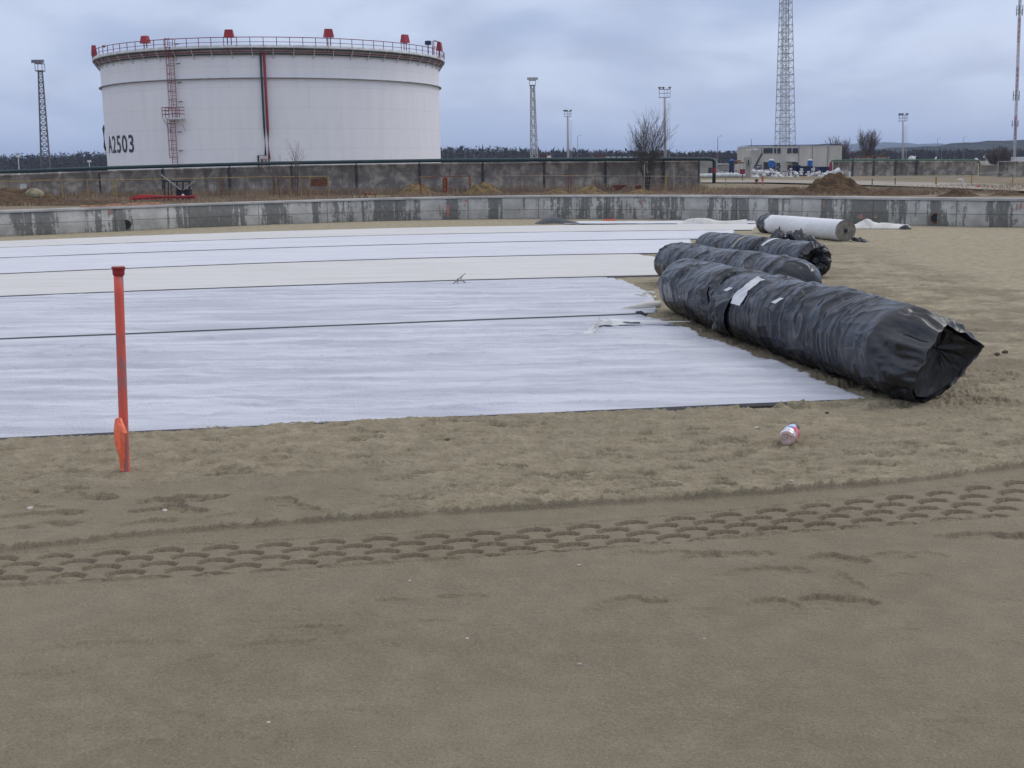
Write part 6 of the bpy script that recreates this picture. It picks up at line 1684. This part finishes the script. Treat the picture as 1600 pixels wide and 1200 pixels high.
# rusty items
e = empty('rusty_trestle', at_y(579, 308, 97), 'small rusty trestle frame standing on the ring wall line', 'trestle')
m_ = MB(); m_.bar(at_y(569, 309, 97), at_y(569.5, 300.5, 97), .06); m_.bar(at_y(569, 301.5, 97), at_y(587, 303.5, 97), .07); m_.bar(at_y(587, 309, 97), at_y(586.5, 303, 97), .06); m_.bar(at_y(573, 309, 98), at_y(569.5, 301, 97), .05); m_.build('frame', M['rust'], e)
M['darkrust'] = simple('dark_rust', (.16, .045, .03), (.09, .03, .025), 5, .85)
m_ = MB(); ngon(m_, [(952, 299.5), (964, 296.5), (958, 292.5), (957, 289), (980, 288.5), (975, 292.5), (968, 297)], 98.5, .5); tag(m_.build('scrap_plate', M['darkrust']), 'larger tilted rusty scrap plate on the low soil bank', 'scrap')
m_ = MB(); ngon(m_, [(993, 289.5), (996, 290.5), (1000, 288.5), (1002.5, 291), (1001.5, 294), (997, 296), (993.5, 294.5)], 98.5, .4); tag(m_.build('scrap_plate', M['darkrust']), 'smaller dark rusty scrap piece left of the bare tree', 'scrap')
# white bent pipe, hydrants
m_ = MB(); Yh = 118; p0 = at_y(1496.5, 283, Yh); m_.tube([at_y(1496.5, 281.5, Yh), at_y(1498, 280.5, Yh), at_y(1502, 280.3, Yh), at_y(1504, 281.5, Yh), at_y(1504, 293, Yh)], .085, 8); tag(m_.build('bent_pipe', M['white'], smooth=True), 'white bent vent pipe standing by the gravel road', 'pipe')
def hydrant(px, y0, y1, Y_, label, mat='bright_red'):
    a = at_y(px, y1, Y_); h = at_y(px, y0, Y_).z - a.z; e = empty('hydrant', a, label, 'hydrant', 'hydrants in the yard')
    m_ = MB(); k = h / 1.0; m_.lathe(a, [(.30 * k, 0), (.30 * k, .06), (.19 * k, .10), (.18 * k, .42), (.28 * k, .46), (.28 * k, .54), (.20 * k, .6), (.20 * k, .86 * k), (.12 * k, h)], 12); m_.build('hydrant_body', M[mat], e)
    for s in (-1, 1): m_ = MB(); m_.bar(a + Vector((s * .15 * k, 0, h * .62)), a + Vector((s * .38 * k, 0, h * .62)), .09 * k, n=8); m_.build('hose_outlet', M[mat], e)
hydrant(1528, 289.5, 302, 104, 'bright red hydrant by the gravel road at right')
hydrant(1182, 279, 288, 125, 'rust orange hydrant in the brown grass before the pillar', 'rust')
hydrant(1191.5, 276.5, 283, 140, 'faint rust coloured hydrant behind the orange one', 'rust')
# dark straight post marks of white markers by right wall
for (px, y0, y1) in ((1316, 268, 276), (1327.5, 268, 279)):
    m_ = MB(); m_.bar(at_y(px, y1, 165), at_y(px, y0, 165), .14, n=8); tag(m_.build('marker_post', M['white']), 'short white marker post before the dark wall right of the big heap', 'post', 'white marker posts')
for (px, py, h_) in ((28.5, 250, 12), (139.5, 256, 8), (858, 247.5, 5), (949, 0, 0)):
    if not h_: continue
    Y_ = 260; a = at_y(px, py + 6, Y_); m_ = MB(); m_.bar((a.x, Y_, OUT), at_y(px, py - h_ * .3, Y_), .09, n=6); m_.box(at_y(px, py - h_ * .5, Y_), (.8, .5, .5), .4)
    tag(m_.build('signal_lamp', M['white']), {28.5: 'white signal head on a post at far left', 139.5: 'tiny white lamp between lattice mast and tank', 858: 'tiny white light cluster right of the lattice mast'}[px], 'signal lamp')

# ------------------------------------------------------------------ haze
hm = bpy.data.materials.new('haze'); hm.use_nodes = True; t = hm.node_tree; t.nodes.clear()
pv = t.nodes.new('ShaderNodeVolumePrincipled'); pv.inputs['Color'].default_value = (0.58, 0.72, 1.0, 1); pv.inputs['Density'].default_value = 0.00014; pv.inputs['Anisotropy'].default_value = 0.1
oo = t.nodes.new('ShaderNodeOutputMaterial'); t.links.new(pv.outputs[0], oo.inputs['Volume'])
m_ = MB(); m_.box((0, 2000, 55), (19000, 18100, 125)); o = m_.build('haze', hm); o['kind'] = 'stuff'; o['label'] = 'thin blue haze in the air over the far land'; o['category'] = 'haze'
